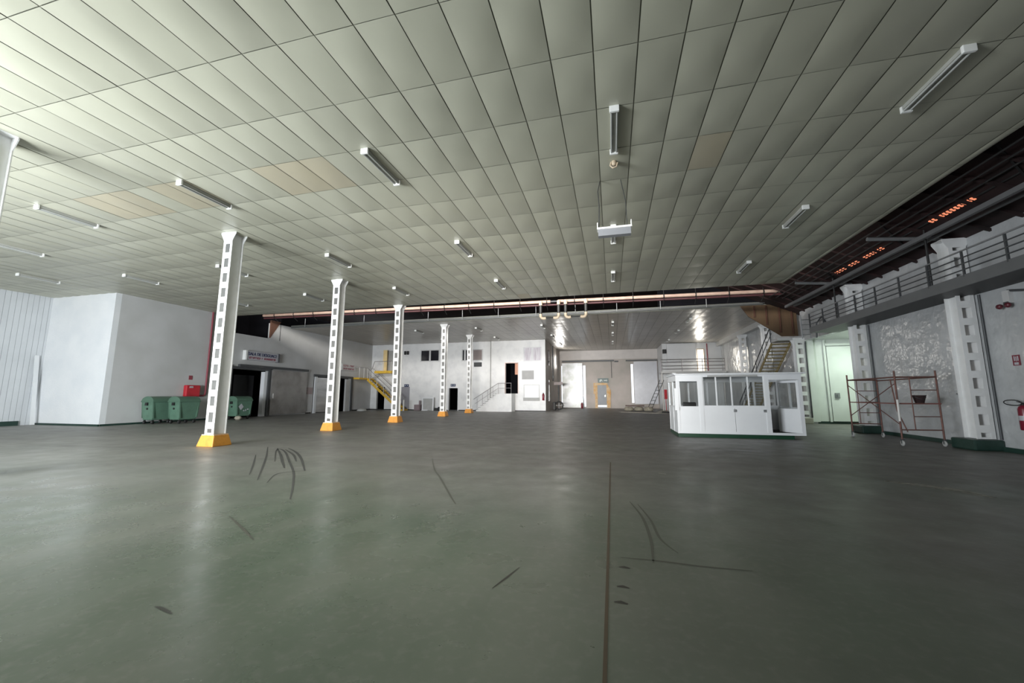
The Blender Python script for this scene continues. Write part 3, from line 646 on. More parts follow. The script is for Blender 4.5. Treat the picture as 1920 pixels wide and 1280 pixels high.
fr.box(bx0, bx0 + 0.05, by0, by1, 2.0, zt).box(bx1 - 0.05, bx1, by0, by1, 2.0, zt).box(bx0, bx0 + 0.05, by0, by1, zs - .03, zs + .03)
fr.box(bx0, bx1, by1 - 0.06, by1, 2.0, zt).box(bx0, bx1, by1 - 0.06, by1, zs - .03, zs + .03)
for x in (3.0, 3.7, 4.6, 5.4): fr.box(x, x + 0.06, by1 - 0.06, by1, zs, 2.0)
fr.box(bx1 - 0.05, bx1, 16.5, 16.6, zb0, zt); fr.box(bx0, bx0 + 0.05, 16.5, 16.6, zb0, zt)
fr.build('frame', BOOTHW, t_)
for a, b in ((2.36, 3.08), (3.08, 4.17), (4.185, 5.2)): MB().box(a, b, by0 + 0.015, by0 + 0.045, zb0 + 0.07, zs - 0.02).build('lower_panel', BOOTHW, t_)
MB().box(bx0 + .01, bx0 + 0.04, by0 + .06, by1 - .06, zb0, zs).build('side_panel', BOOTHW, t_)
MB().box(bx1 - .04, bx1 - 0.01, by0 + .06, by1 - .06, zb0, zs).build('side_panel', BOOTHW, t_)
MB().box(bx0 + .05, bx1 - .05, by1 - .045, by1 - 0.015, zb0, zs).build('back_panel', BOOTHW, t_)
MB().box(bx0 - 0.06, bx1 + 0.10, by0 - 0.14, by1 + 0.1, zt, zt + 0.05).box(bx0 - 0.10, bx0 + 0.02, by0 - 0.05, by1 + .2, zt + 0.045, zt + 0.075).build('roof_slab', BOOTHW, t_, 0.01)
MB().box(3.35, 4.95, by0 - 0.02, by0 + 0.0, 2.14, 2.2).build('awning_rail', SHEETG, t_)
# sliding sashes
for i, (a, b) in enumerate(((3.17, 3.64), (3.60, 4.13), (4.10, 4.66), (4.62, 5.16))):
    yy = by0 + (0.012 if i % 2 else 0.032)
    s_ = MB().box(a, a + 0.04, yy, yy + 0.02, zs + .03, 2.17).box(b - 0.04, b, yy, yy + 0.02, zs + .03, 2.17).box(a, b, yy, yy + .02, zs + .03, zs + .06).box(a, b, yy, yy + .02, 2.14, 2.17).build('sash', BOOTHW, t_)
    MB().box(a + .04, b - .04, yy + .008, yy + .012, zs + .06, 2.14).build('pane', GLASS, s_)
s_ = MB().box(2.36, 2.40, by0 + .01, by0 + .03, zs + .03, 1.99).box(3.0, 3.04, by0 + .01, by0 + .03, zs + .03, 1.99).build('sash', BOOTHW, t_)
MB().box(2.40, 3.0, by0 + .018, by0 + .022, zs + .03, 1.99).build('pane', GLASS, s_)
plabel(MB().box(2.20, 2.34, by0 - 0.05, by0 + 0.0, 0.95, 1.74).box(2.34, 2.40, by0 - 0.03, by0, 1.1, 1.74).build('open_vent', BOOTHW, t_), 'white flap folded out at the booth corner')
MB().box(bx0 + .022, bx0 + .028, by0 + .06, by1 - .06, zs + .03, 2.0).build('pane', GLASS, t_)
MB().box(bx0 + .1, bx1 - .1, by1 - .035, by1 - .03, zs + .03, 2.0).build('pane', GLASS, t_)
MB().box(bx1 - .028, bx1 - .022, by0 + .06, by1 - .06, zs + .03, 2.0).build('pane', GLASS, t_)
for x in (4.18, 5.12): plabel(MB().box(x - 0.05, x + 0.05, by0 - 0.012, by0 + .01, 0.90, 0.99).build('catch', STEELG, t_, 0.008), 'small grey catch')
# open door leaf, hinged at the right post and swung inside
ang = math.radians(62); hx, hy = 6.19, by0 + 0.04
def dp(s, z, off=0.0): return (hx - s * math.cos(ang) + off * math.sin(ang), hy + s * math.sin(ang) + off * math.cos(ang), z)
def leafbox(mb, s0, s1, z0, z1, th=0.035):
    vs = [dp(s0, z0), dp(s1, z0), dp(s1, z0, th), dp(s0, z0, th), dp(s0, z1), dp(s1, z1), dp(s1, z1, th), dp(s0, z1, th)]
    return mb.add(vs, [(0, 3, 2, 1), (4, 5, 6, 7), (0, 1, 5, 4), (1, 2, 6, 5), (2, 3, 7, 6), (3, 0, 4, 7)])
m_ = MB(); leafbox(m_, 0, 0.08, 0.2, 2.0); leafbox(m_, 0.77, 0.85, 0.2, 2.0); leafbox(m_, 0.08, 0.77, 0.2, 1.02, 0.03); leafbox(m_, 0.08, 0.77, 1.92, 2.0)
dl = m_.build('door', BOOTHW, t_)
m_ = MB(); leafbox(m_, 0.08, 0.77, 1.02, 1.92, 0.006); m_.build('door_pane', GLASS, dl)
# things inside the booth
t2 = thing('booth_desk', 'dark brown counter inside the white booth seen through its doorway', 'desk', (4.9, 17.0, 0.17))
MB().box(5.0, 5.62, 16.6, 17.4, 0.17, 0.95).build('cabinet', WOODD, t2)
MB().box(2.9, 5.65, 16.9, 17.45, 0.95, 1.0).build('worktop', SHEETG, t2); MB().box(2.95, 3.0, 16.95, 17.4, 0.17, 0.95).build('leg', SHEETG, t2)
t2 = thing('office_chair', 'black office chair whose backrest shows through the left booth window', 'chair', (2.85, 16.4, 0.17))
MB().box(2.62, 3.10, 16.5, 16.58, 0.85, 1.22).build('backrest', BLACKM, t2, 0.05)
MB().box(2.62, 3.08, 16.1, 16.55, 0.6, 0.68).build('seat', BLACKM, t2, 0.03); MB().tube((2.85, 16.35, 0.2), (2.85, 16.35, 0.6), 0.03).build('stem', DARKST, t2)
m_ = MB()
for k in range(5):
    a = k * math.tau / 5; m_.bar((2.85, 16.35, 0.24), (2.85 + .25 * math.cos(a), 16.35 + .25 * math.sin(a), 0.2), 0.04, 0.04)
m_.build('star_base', DARKST, t2); m_ = MB().box(2.84, 2.86, 16.5, 16.56, 0.62, 0.9); m_.build('back_post', DARKST, t2)
# ------------------------------------------------------------------ scaffold
t_ = thing('scaffold_tower', 'rusty tube scaffold tower on castors in front of the right wall', 'scaffold', (8.8, 15.8, 0))
A = (8.30, 14.45); B = (9.38, 14.55); C_ = (8.42, 17.2); D_ = (9.30, 17.15)
def V3(p, z): return (p[0], p[1], z)
for p, zt_ in ((A, 2.22), (B, 2.22), (C_, 2.22), (D_, 2.05)):
    l_ = MB().tube(V3(p, 0.2), V3(p, zt_), 0.024, 10).build('leg', RUST, t_)
    c_ = MB().lathe((p[0], p[1] + 0.0, 0.085), [(0.0, -0.02), (0.06, -0.02), (0.085, -0.014), (0.085, 0.014), (0.06, 0.02), (0.0, 0.02)], 18, axis='x').build('castor', SHEETG, t_)
    MB().bar((p[0] - 0.03, p[1], 0.07), (p[0] - 0.03, p[1], 0.2), 0.03, 0.006).bar((p[0] + 0.03, p[1], 0.07), (p[0] + 0.03, p[1], 0.2), 0.03, 0.006).box(p[0] - .04, p[0] + .04, p[1] - .04, p[1] + .04, .18, .2).build('fork', DARKST, c_)
for z, r in ((2.03, 0.024), (0.47, 0.018)): MB().tube(V3(A, z), V3(B, z), r, 8).build('crossbar', RUST, t_); MB().tube(V3(C_, z), V3(D_, z), r, 8).build('crossbar', RUST, t_)
for (P0, P1) in ((A, B), (C_, D_)):
    xi = P0[0] + 0.36 if P0 is A else P0[0] + 0.28; pi_ = (xi, P0[1])
    MB().tube(V3(pi_, 0.47), V3(pi_, 2.03), 0.014, 8).build('inner_upright', RUST, t_)
    for z in (0.86, 1.24, 1.64): MB().tube(V3(pi_, z), V3(P1, z), 0.013, 8).build('rung', RUST, t_)
MB().tube(V3(A, 2.03), V3(C_, 2.03), 0.022, 8).build('side_rail', RUST, t_)
MB().tube(V3(B, 2.03), V3(D_, 2.0), 0.02, 8).build('side_rail', RUST, t_)
for (P0, P1) in ((A, C_),):
    MB().tube(V3(P0, 1.85), V3(P1, 0.75), 0.013, 8).build('brace', RUST, t_); MB().tube(V3(P0, 0.62), V3(P1, 1.85), 0.013, 8).build('brace', RUST, t_)
MB().path([(8.72, 15.4, 2.0), (8.75, 15.3, 1.0), (8.9, 15.2, 0.35)], 0.018, 8).build('hanging_strut', RUST, t_)
plabel(MB().tube(V3(A, 0.72), V3(A, 1.36), 0.029, 10).build('sleeve', RAILW, t_), 'white painted sleeve on the front leg')
MB().box(8.42, 9.40, 14.5, 14.75, 1.22, 1.255).box(8.42, 8.6, 14.6, 17.2, 1.22, 1.25).build('plank', mat('red_brown_plank', (0.22, 0.08, 0.07), 0.6, scale=5), t_)
t_ = thing('bucket', 'dark brown builders bucket standing on the scaffold plank', 'bucket', (8.95, 14.62, 1.26))
MB().lathe((8.95, 14.62, 1.256), [(0.0, 0.0), (0.10, 0.0), (0.155, 0.22), (0.165, 0.22), (0.165, 0.235), (0.145, 0.235), (0.095, 0.01), (0, 0.01)], 20).build('body', mat('dark_bucket_plastic', (0.07, 0.045, 0.045), 0.5), t_)
MB().path([(8.80, 14.62, 1.48), (8.82, 14.54, 1.42), (8.95, 14.47, 1.36), (9.08, 14.54, 1.42), (9.10, 14.62, 1.48)], 0.005, 6).build('handle', DARKST, t_)
# ------------------------------------------------------------------ right wall fittings
def extinguisher(label, x, y, z, h=0.52, r=0.09, wall=True):
    t_ = thing('fire_extinguisher', label, 'fire extinguisher', (x, y, z))
    MB().lathe((x, y, z), [(0, 0), (r * .9, 0), (r, 0.02), (r, h - .1), (r * .8, h - .04), (r * .35, h), (0, h)], 18).build('cylinder', EXTR, t_)
    MB().lathe((x, y, z + h), [(r * .3, -0.01), (r * .3, .05), (0, .05)], 10).bar((x, y - 0.02, z + h + .05), (x - 0.02, y + 0.12, z + h + .09), .03, .015).build('valve', BLACKM, t_)
    return t_
YE = 12.9
t_ = extinguisher('dark red fire extinguisher with black hose loop hung on the right wall', XR - 0.13, YE, 0.62, 0.62, 0.105)
pts = [(XR - .16 - 0.02 * math.sin(a), YE + 0.22 + 0.24 * math.cos(a), 1.30 + 0.07 * math.sin(a)) for a in [k * math.tau / 16 for k in range(16)]]
MB().path(pts, 0.012, 6, closed=True).build('hose', BLACKM, t_)
plabel(MB().lathe((XR - 0.13, YE, 0.62), [(0.1065, 0.24), (0.1065, 0.36)], 18).build('label_band', SIGNW, t_), 'faded label')
MB().box(XR - 0.04, XR, YE - .05, YE + .05, 0.9, 1.0).build('bracket', DARKST, t_)
t_ = thing('fire_sign', 'small red fire sign on the right wall above the extinguisher', 'sign', (XR, 13.1, 2.2))
MB().box(XR - 0.015, XR - 0.002, 12.93, 13.12, 2.25, 2.52).build('plate', EXTR, t_)
MB().box(XR - 0.018, XR - 0.014, 12.97, 13.08, 2.27, 2.33).box(XR - 0.018, XR - 0.014, 12.96, 12.99, 2.37, 2.49).box(XR - 0.018, XR - 0.014, 13.05, 13.08, 2.37, 2.49).box(XR - 0.018, XR - 0.014, 13.01, 13.03, 2.36, 2.48).build('symbol', SIGNW, t_)
t_ = thing('alarm_horns', 'pair of round red alarm bells on a bracket high on the right wall', 'alarm', (XR, 12.9, 3.9))
MB().box(XR - 0.10, XR, 12.82, 13.0, 3.86, 4.2).build('bracket', LEFTW, t_)
for y in (12.80, 13.03): MB().lathe((XR - 0.16, y, 3.80), [(0, -0.06), (0.055, -0.05), (0.07, 0), (0.05, 0.04), (0, 0.05)], 14, axis='x').build('bell', mat('maroon_bell', (0.12, 0.02, 0.03), 0.4), t_)
MB().box(XR - 0.14, XR - 0.10, 12.85, 12.95, 3.8, 3.9).build('mount', DARKST, t_)
t_ = tag(MB().box(XR - 0.12, XR, 14.55, 14.78, 1.40, 1.56).tube((XR - .06, 14.78, 1.5), (XR - .06, 14.95, 1.53), 0.015, 6).build('wall_socket', DARKST), 'small dark socket box on the right wall left of the large column', 'socket')
tag(MB().path([(XR - .05, 12.9, 4.2), (XR - .05, 12.0, 4.0), (XR - .05, 11.0, 3.75)], 0.03, 8).build('wall_pipe', DARKST), 'dark pipe slanting down the right wall beside the alarm bells', 'pipe')
def strokes(n, y0, y1, z0, z1, xf, m, parent, name, gaps=()):
    mb = MB(); r = random.Random(n)
    for k in range(n):
        if k in gaps: continue
        a = y0 + (y1 - y0) * k / n; b = a + (y1 - y0) / n * 0.7; v = r.random()
        mb.box(xf, xf + .008, a, a + (b - a) * .35, z0, z1)
        if v < .6: mb.box(xf, xf + .008, a, b, z1 - (z1 - z0) * .25, z1)
        if v > .3: mb.box(xf, xf + .008, a, b, z0, z0 + (z1 - z0) * .25)
        if v > .5: mb.box(xf, xf + .008, b - (b - a) * .3, b, z0, z1)
    return plabel(mb.build(name, m, parent), 'small worn lettering')
# ------------------------------------------------------------------ left wall: sliding doors, signs, hose cabinet, bins
t_ = thing('sliding_door', 'large grey steel sliding door standing open beside the first dark doorway', 'door', (XL, 25, 0))
p = MB().box(XL + 0.06, XL + 0.16, 23.55, 27.0, 0.06, 3.30).build('door_panel', STEELD, t_, 0.01)
MB().box(XL + 0.16, XL + 0.20, 23.7, 23.76, 1.25, 1.6).build('handle', CHROME, p)
MB().box(XL + 0.02, XL + 0.22, 20.9, 27.05, 3.36, 3.52).build('rail', DARKST, t_)
MB().box(XL + 0.0, XL + 0.10, 20.25, 20.5, 0, 3.45).box(XL, XL + .1, 23.32, 23.5, 0, 3.4).box(XL, XL + .1, 20.25, 23.5, 3.2, 3.36).build('door_frame', DARKST, t_)
MB().box(XL - 0.30, XL + 0.02, 23.05, 23.3, 0.0, 3.12).build('strip_edge', BOOTHW, t_)
MB().box(XL - 1.6, XL - 1.5, 22.0, 23.6, 0, 2.9).build('inner_leaf', DGREY, t_)
t_ = thing('steel_door', 'bright steel sliding door in a dark frame, second doorway on the left wall', 'door', (XL, 29.2, 0))
MB().box(XL - 0.10, XL - 0.04, 28.25, 31.0, 0.05, 2.95).build('door_panel', STEELB, t_)
MB().box(XL - 0.03, XL + 0.06, 28.0, 28.25, 0.0, 3.0).build('jamb', BOOTHW, t_)
MB().box(XL + 0.0, XL + 0.09, 27.85, 32.95, 3.0, 3.2).box(XL + 0.0, XL + .09, 32.7, 32.95, 0, 3.1).build('door_frame', DARKST, t_)
MB().box(XL - 0.2, XL - 0.02, 32.1, 32.65, 0.0, 2.95).build('strip_edge', LEFTW, t_)
tag(MB().box(XL + .005, XL + 0.05, 27.15, 27.75, 1.55, 2.1).build('notice_board', mat('faded_pink_notice', (0.45, 0.36, 0.36), 0.6)), 'faded pinkish notice on the left wall between the two sliding doors', 'notice')
t_ = thing('wall_sign', 'white light box sign with blue and red lettering above the first sliding door', 'sign', (XL, 22.4, 4.1))
MB().box(XL, XL + 0.22, 21.3, 23.9, 3.86, 4.46).build('box', SIGNW, t_); MB().box(XL + 0.0, XL + 0.26, 21.2, 21.32, 3.84, 4.48).build('end_cap', LAMPC, t_); MB().box(XL, XL + .26, 23.88, 24.0, 3.84, 4.48).build('end_cap', DGREY, t_)
R90 = (math.pi / 2, 0, math.pi / 2)
text('SALA DE DESGUACE', NAVY, t_, (XL + 0.23, 22.6, 4.26), 0.30, R90, width=2.35, name='top_lettering')
strokes(22, 21.5, 23.7, 3.94, 4.08, XL + 0.222, REDL, t_, 'lower_lettering', (9, 11))
t_ = thing('wall_sign', 'small white sign with red lettering above the second sliding door', 'sign', (XL, 32.2, 4.2))
MB().box(XL, XL + 0.12, 31.2, 33.2, 3.75, 4.35).build('box', LEFTW, t_)
strokes(9, 31.4, 33.0, 4.10, 4.26, XL + 0.122, REDL, t_, 'top_lettering', (4,)); strokes(10, 31.4, 33.0, 3.83, 3.98, XL + 0.122, REDL, t_, 'lower_lettering')
t_ = thing('hose_cabinet', 'red fire hose cabinet on the left wall above the green bins', 'fire hose cabinet', (XL, 18.0, 1.4))
MB().box(XL + .01, XL + 0.28, 17.6, 18.4, 1.40, 2.06).build('cabinet', RED, t_, 0.05)
MB().box(XL + 0.28, XL + 0.295, 17.75, 17.95, 1.9, 2.0).build('badge', SIGNW, t_)
tag(MB().box(XL, XL + 0.02, 17.85, 18.05, 2.38, 2.62).build('fire_sign', REDP), 'tiny red sign on the left wall above the hose cabinet', 'sign')
tag(MB().path([(XL + 0.08, 18.85, HC), (XL + 0.08, 18.85, 1.6), (XL + 0.08, 18.82, 1.5), (XL + 0.08, 18.75, 1.45), (XL + 0.08, 18.42, 1.45)], 0.05, 10).build('fire_pipe', REDP), 'red fire main running from the ceiling down to the hose cabinet', 'pipe')
def make_bin():
    # long side along Y, length 1.35, depth 0.8 (X), height 1.35
    root = thing('waste_bin', 'x', 'waste container', (0, 0, 0), 'green wheeled waste containers')
    mb = MB(); a0, b0, a1, b1 = 0.32, 0.46, 0.40, 0.53; z0, z1 = 0.2, 1.16
    vs = [(-a0, -b0, z0), (a0, -b0, z0), (a0, b0, z0), (-a0, b0, z0), (-a1, -b1, z1), (a1, -b1, z1), (a1, b1, z1), (-a1, b1, z1)]
    mb.add(vs, [(0, 3, 2, 1), (4, 5, 6, 7), (0, 1, 5, 4), (1, 2, 6, 5), (2, 3, 7, 6), (3, 0, 4, 7)])
    body = mb.build('body', BINM, root, 0.03)
    MB().box(-0.43, 0.43, -0.56, 0.56, 1.12, 1.19).build('rim', BINL, root, 0.02)
    pr = [(0.41 * math.cos(t), 1.18 + 0.24 * math.sin(t)) for t in [math.pi * k / 12 for k in range(13)]]
    MB().prism(pr, 'y', -0.54, 0.54).build('lid', BINL, root)
    for s_ in (-1, 1):
        MB().box(-0.07, 0.07, s_ * 0.53, s_ * 0.60, 0.95, 1.10).build('lifting_lug', BLACKM, root)
        MB().tube((0, s_ * 0.49, 0.78), (0, s_ * 0.53, 0.78), 0.05, 10).build('plug', BLACKM, root)
    for sx in (-1, 1):
        for sy in (-1, 1):
            w_ = MB().lathe((sx * 0.28, sy * 0.38, 0.085), [(0, -0.025), (0.085, -0.02), (0.085, 0.02), (0, 0.025)], 14, axis='x').box(sx * .28 - .035, sx * .28 + .035, sy * .38 - .03, sy * .38 + .03, 0.1, 0.22).build('wheel', BLACKM, root)
            MB().prism([(sy * 0.40, 0.3), (sy * 0.46, 0.3), (sy * 0.53, 1.12), (sy * 0.46, 1.12)], 'x', sx * 0.34, sx * 0.40).build('rib', BINL, root)
    return root
bn = make_bin(); bn.location = (-23.47, 16.05, 0); bn['label'] = 'green wheeled waste container at the left of the pair below the hose cabinet'
bn2 = dup(bn, (-22.42, 16.6, 0), 'green wheeled waste container at the right of the pair below the hose cabinet')
bn3 = dup(bn, (-22.6, 20.05, 0), 'green waste container with white sticker in front of the first dark doorway')
def part_local(mb, name, m, root):
    me_o = mb.build(name, m, None); me_o.parent = root; return me_o
st = MB().add([(0.35, -0.38, 0.78), (0.38, -0.22, 0.96), (0.37, -0.04, 0.76), (0.34, -0.2, 0.58), (0.385, -0.38, 0.78), (0.405, -0.22, 0.96), (0.385, -0.04, 0.76), (0.375, -0.2, 0.58)], [(0, 1, 2, 3), (4, 5, 6, 7), (0, 1, 5, 4), (1, 2, 6, 5), (2, 3, 7, 6), (3, 0, 4, 7)])
plabel(part_local(st, 'sticker', SIGNW, bn3), 'white diamond sticker')
part_local(MB().box(0.34, 0.37, -0.02, 0.06, 0.5, 0.56).box(0.35, 0.375, 0.14, 0.16, 0.5, 0.62).box(0.35, 0.38, 0.24, 0.34, 0.58, 0.64), 'paint_marks', SIGNW, bn3)
tag(MB().lathe((-22.0, 19.5, 0.42), [(0, -.12), (.13, -.1), (.2, 0), (.13, .1), (0, .12)], 12).build('rubbish_bag', SACK), 'pale knotted rag hanging low on the sticker container', 'bag')
bpy.data.objects['rubbish_bag'].location = (0, 0, -0.30)
# ------------------------------------------------------------------ far left: platforms and yellow stair
t_ = thing('access_stair', 'yellow steel stair and landings in the far left corner below the white front', 'stair', (-22, 34.9, 0))
MB().box(XL, -23.3, 33.0, 35.4, 2.98, 3.14).build('lower_landing', YEL, t_)
MB().box(-22.9, -21.0, 34.8, 35.95, 3.62, 3.86).build('upper_landing', YEL, t_)
for y in (34.4, 35.3): MB().bar((-23.35, y, 3.0), (-19.75, y, 0.12), 0.05, 0.24).build('stringer', YEL, t_)
for k in range(15):
    f = (k + .5) / 15; MB().box(-23.35 + 3.6 * f - 0.13, -23.35 + 3.6 * f + 0.13, 34.42, 35.28, 3.05 - 2.9 * f - .02, 3.05 - 2.9 * f + .02).build('tread', YELD2, t_)
for k in range(4):
    f = (k + .5) / 4; MB().box(-23.3 + 0.5 * f - .1, -23.3 + .5 * f + .1, 35.3, 35.9, 3.14 + .55 * f, 3.18 + .55 * f).build('tread', YELD2, t_)
MB().path([(-23.95, 33.0, 4.1), (-23.3, 33.0, 4.1), (-23.3, 34.3, 4.1), (-19.7, 34.35, 1.15), (-19.5, 34.35, 0.9)], 0.03, 8).path([(-23.3, 34.35, 3.6), (-19.6, 34.35, 0.65)], 0.022, 6).build('handrail', RAILG, t_)
MB().path([(-23.5, 35.3, 4.05), (-22.9, 34.8, 4.8), (-21.0, 34.8, 4.8)], 0.03, 8).path([(-23.3, 35.25, 4.1), (-19.7, 35.3, 1.15)], 0.03, 8).build('handrail', RAILG, t_)
for y in (33.0, 33.7, 34.3): MB().tube((-23.3, y, 3.1), (-23.3, y, 4.1), 0.025, 6).build('baluster', RAILW, t_)
for k in range(5):
    f = (k + .3) / 4.6; MB().tube((-23.3 + 3.6 * f, 34.35, 3.0 - 2.9 * f), (-23.3 + 3.6 * f, 34.35, 4.05 - 2.9 * f), 0.025, 6).build('baluster', RAILW, t_)
for x in (-22.85, -21.9, -21.05): MB().tube((x, 34.82, 3.8), (x, 34.82, 4.8), 0.025, 6).build('baluster', RAILW, t_)
MB().box(-20.0, -19.4, 34.3, 35.4, 0.0, 0.14).build('foot', YEL, t_)
d = MB().box(-22.5, -21.25, YB - 0.06, YB - 0.01, 3.86, 5.97).build('door_2', SHEETG); struct(d, 'grey door leaf at the upper landing')
plabel(MB().box(-22.40, -21.98, YB - 0.5, YB - 0.44, 3.86, 6.0).build('door_edge', YELD, d), 'bright yellow open door edge')
d = MB().box(-20.5, -19.6, YB - 0.02, YB + 0.05, 0.05, 2.28).build('door_3', mat('blue_grey_shutter', (0.32, 0.32, 0.36), 0.5)); struct(d, 'blue grey ribbed door behind the yellow stair')
m_ = MB()
for k in range(11): m_.box(-20.46 + .08 * k, -20.44 + .08 * k, YB - 0.035, YB - 0.02, 0.08, 2.25)
m_.build('rib', RAILG, d)['kind'] = 'stuff'
t_ = thing('floodlights', 'pair of small black floodlights on the white front above the stair', 'floodlight', (-20, YB, 5.6))
for x in (-20.15, -19.85): MB().box(x - 0.11, x + 0.08, YB - 0.2, YB - 0.06, 5.52, 5.88).build('lamp_head', BLACKM, t_, 0.02)
MB().box(-20.2, -19.8, YB - 0.07, YB, 5.66, 5.72).build('bracket', DARKST, t_)
# windows of white front
def window(n, x0, x1, z0, z1, label, mats=(WINFR, DARKGL), split=True, y=YB):
    m_ = MB().box(x0, x0 + .09, y - .05, y + .05, z0, z1).box(x1 - .09, x1, y - .05, y + .05, z0, z1).box(x0, x1, y - .05, y + .05, z0, z0 + .08).box(x0, x1, y - .05, y + .05, z1 - .08, z1)
    if split: m_.box((x0 + x1) / 2 - .09, (x0 + x1) / 2 + .09, y - .05, y + .05, z0, z1)
    o = struct(m_.build('window_%d' % n, mats[0]), label)
    MB().box(x0 + .05, x1 - .05, y - .03, y - .01, z0 + .05, z1 - .05).build('pane', mats[1], o)
    return o
window(1, -18.5, -16.45, 4.78, 5.95, 'dark two pane sliding window on the white front')
window(2, -14.1, -13.45, 4.75, 5.9, 'narrow dark window beside the farthest column')
window(3, -13.0, -11.95, 4.75, 5.88, 'brown shuttered window on the white front', (WINFR, mat('brown_shutter', (0.26, 0.21, 0.20), 0.5)), False)
window(4, -7.95, -6.25, 4.6, 5.93, 'pale curtained window high at the right end of the white front', (mat('pale_frame', (0.7, 0.7, 0.72), 0.4), mat('mauve_curtain', (0.55, 0.50, 0.56), 0.6, col2=(0.75, 0.74, 0.78), scale=3, stretch=(3, 1, .3))), True)
window(5, -7.95, -6.45, 0.98, 2.45, 'service hatch low at the right end of the white front', (WINFR, mat('bright_hatch_board', (0.86, 0.87, 0.88), 0.3)), False)
tag(MB().box(-7.95, -6.45, YB - 0.22, YB - 0.05, 0.95, 1.25).build('hatch_clutter', SHEETG), 'grey ledge with clutter under the service hatch', 'ledge')
t_ = thing('air_vent', 'black slotted vent under the brown shuttered window', 'vent', (-12.4, YB, 4.4))
MB().box(-12.84, -12.05, YB - .05, YB, 4.18, 4.6).build('backing', BLACKM, t_)
for k in range(4): MB().box(-12.82, -12.07, YB - .07, YB - .05, 4.22 + .1 * k, 4.25 + .1 * k).build('slat', DARKST, t_)
tag(MB().box(-8.1, -6.98, YB - .05, YB - .005, 2.92, 3.74).build('grey_panel', mat('grey_mesh_panel', (0.38, 0.38, 0.38), 0.6)), 'grey mesh panel between the two right hand windows of the white front', 'panel')
for x0, lb in ((-15.2, 'small navy sign over the dark narrow doorway'), (-20.2, 'small navy sign over the blue grey door behind the stair')):
    t_ = thing('door_sign', lb, 'sign', (x0 + .22, YB, 2.35), 'navy door signs')
    MB().box(x0, x0 + 0.5, YB - .03, YB, 2.30, 2.55).build('plate', NAVY, t_); MB().box(x0 + .06, x0 + .18, YB - .036, YB - .03, 2.4, 2.47).box(x0 + .3, x0 + .42, YB - .036, YB - .03, 2.4, 2.47).build('symbol', SIGNL, t_)
d = MB().box(-15.46, -15.38, YB - .05, YB + .1, 0, 2.2).box(-14.45, -14.37, YB - .05, YB + .1, 0, 2.2).box(-15.46, -14.37, YB - .05, YB + .1, 2.15, 2.23).build('door_4', BOOTHW); struct(d, 'white frame of the dark narrow doorway')
d = MB().box(-9.75, -9.69, YB - .04, YB + .1, 1.62, 4.5).box(-8.5, -8.44, YB - .04, YB + .1, 1.62, 4.5).box(-9.75, -8.44, YB - .04, YB + .1, 4.45, 4.52).build('door_5', mat('pink_frame', (0.7, 0.55, 0.5), 0.5)); struct(d, 'raised doorway above the white steps')
MB().box(-8.85, -8.5, YB + .3, YB + .34, 3.4, 4.45).build('orange_panel', mat('orange_inner_wall', (0.6, 0.3, 0.2), 0.6), d)
tag(MB().tube((-11.15, YB - .045, 1.2), (-11.15, YB - .045, HC), 0.04, 8).build('drain_pipe', SHEETG), 'vertical grey pipe on the white front above the white steps', 'pipe')
t_ = thing('concrete_steps', 'white rendered steps with railing up to the raised doorway', 'steps', (-10, 35, 0))
n = 9; x0, x1 = -12.1, -10.0; pr = [(x1, 0), (x0, 0)]
for k in range(n): pr += [(x0 + (x1 - x0) * k / n, 1.6 * (k + 1) / n), (x0 + (x1 - x0) * (k + 1) / n, 1.6 * (k + 1) / n)]
pr += [(x1, 1.6)]
MB().prism(pr[:-1][::-1], 'y', 34.6, 35.9).build('flight', FARW, t_); MB().box(-10.0, -8.75, 34.6, 35.9, 0, 1.6).build('landing', FARW, t_)
for k in range(n): MB().box(x0 + (x1 - x0) * k / n - 0.03, x0 + (x1 - x0) * k / n + 0.06, 34.57, 35.9, 1.6 * (k + 1) / n - .02, 1.6 * (k + 1) / n + .012).build('nosing', DARKST, t_)
MB().path([(-12.35, 34.62, 1.1), (-12.2, 34.62, 1.2), (-10.0, 34.62, 2.55), (-8.8, 34.62, 2.55)], 0.025, 8).path([(-12.2, 34.62, 0.7), (-10.0, 34.62, 2.1), (-8.8, 34.62, 2.1)], 0.018, 6).build('handrail', RAILG, t_)
for k, (x, z) in enumerate([(-12.0, .2), (-11.5, .55), (-11.0, .95), (-10.5, 1.25), (-10.0, 1.6), (-9.4, 1.6), (-8.8, 1.6)]):
    MB().tube((x, 34.62, z), (x, 34.62, z + 0.97), 0.02, 6).build('baluster', RAILG, t_)
extinguisher('small red fire extinguisher at the right corner of the white front', -6.1, YB - 0.12, 1.0, 0.62, 0.1)
# side wall details
tag(MB().path([(-5.8, 40.2, 6.5), (-5.8, 40.2, 2.9)], 0.06, 8).box(-5.88, -5.72, 40.1, 40.3, 3.2, 3.4).build('drop_cable', DARKST), 'dark vertical cable drop on the shaded side wall', 'cable')
t_ = thing('side_barrier', 'grey horizontal board on a post near the far left passage', 'barrier', (-5.4, 41.5, 0))
MB().box(-5.75, -4.85, 40.45, 40.55, 2.5, 2.8).build('board', mat('mauve_board', (0.35, 0.3, 0.3), 0.6), t_); MB().tube((-5.3, 40.5, 0), (-5.3, 40.5, 2.5), 0.05, 8).build('post', DARKST, t_)
t_ = thing('cart_wheel', 'round black wheel of a cart at the corner beside the far wall', 'wheel', (-5.3, 40, 0.4))
MB().path([(-5.15 + .38 * math.cos(a), 39.6, .45 + .38 * math.sin(a)) for a in [k * math.tau / 20 for k in range(20)]], 0.07, 8, closed=True).build('tyre', BLACKM, t_)
MB().bar((-5.15, 39.6, .1), (-5.15, 39.6, .8), .04, .04).bar((-5.5, 39.6, .45), (-4.8, 39.6, .45), .04, .04).build('spokes', SHEETG, t_)
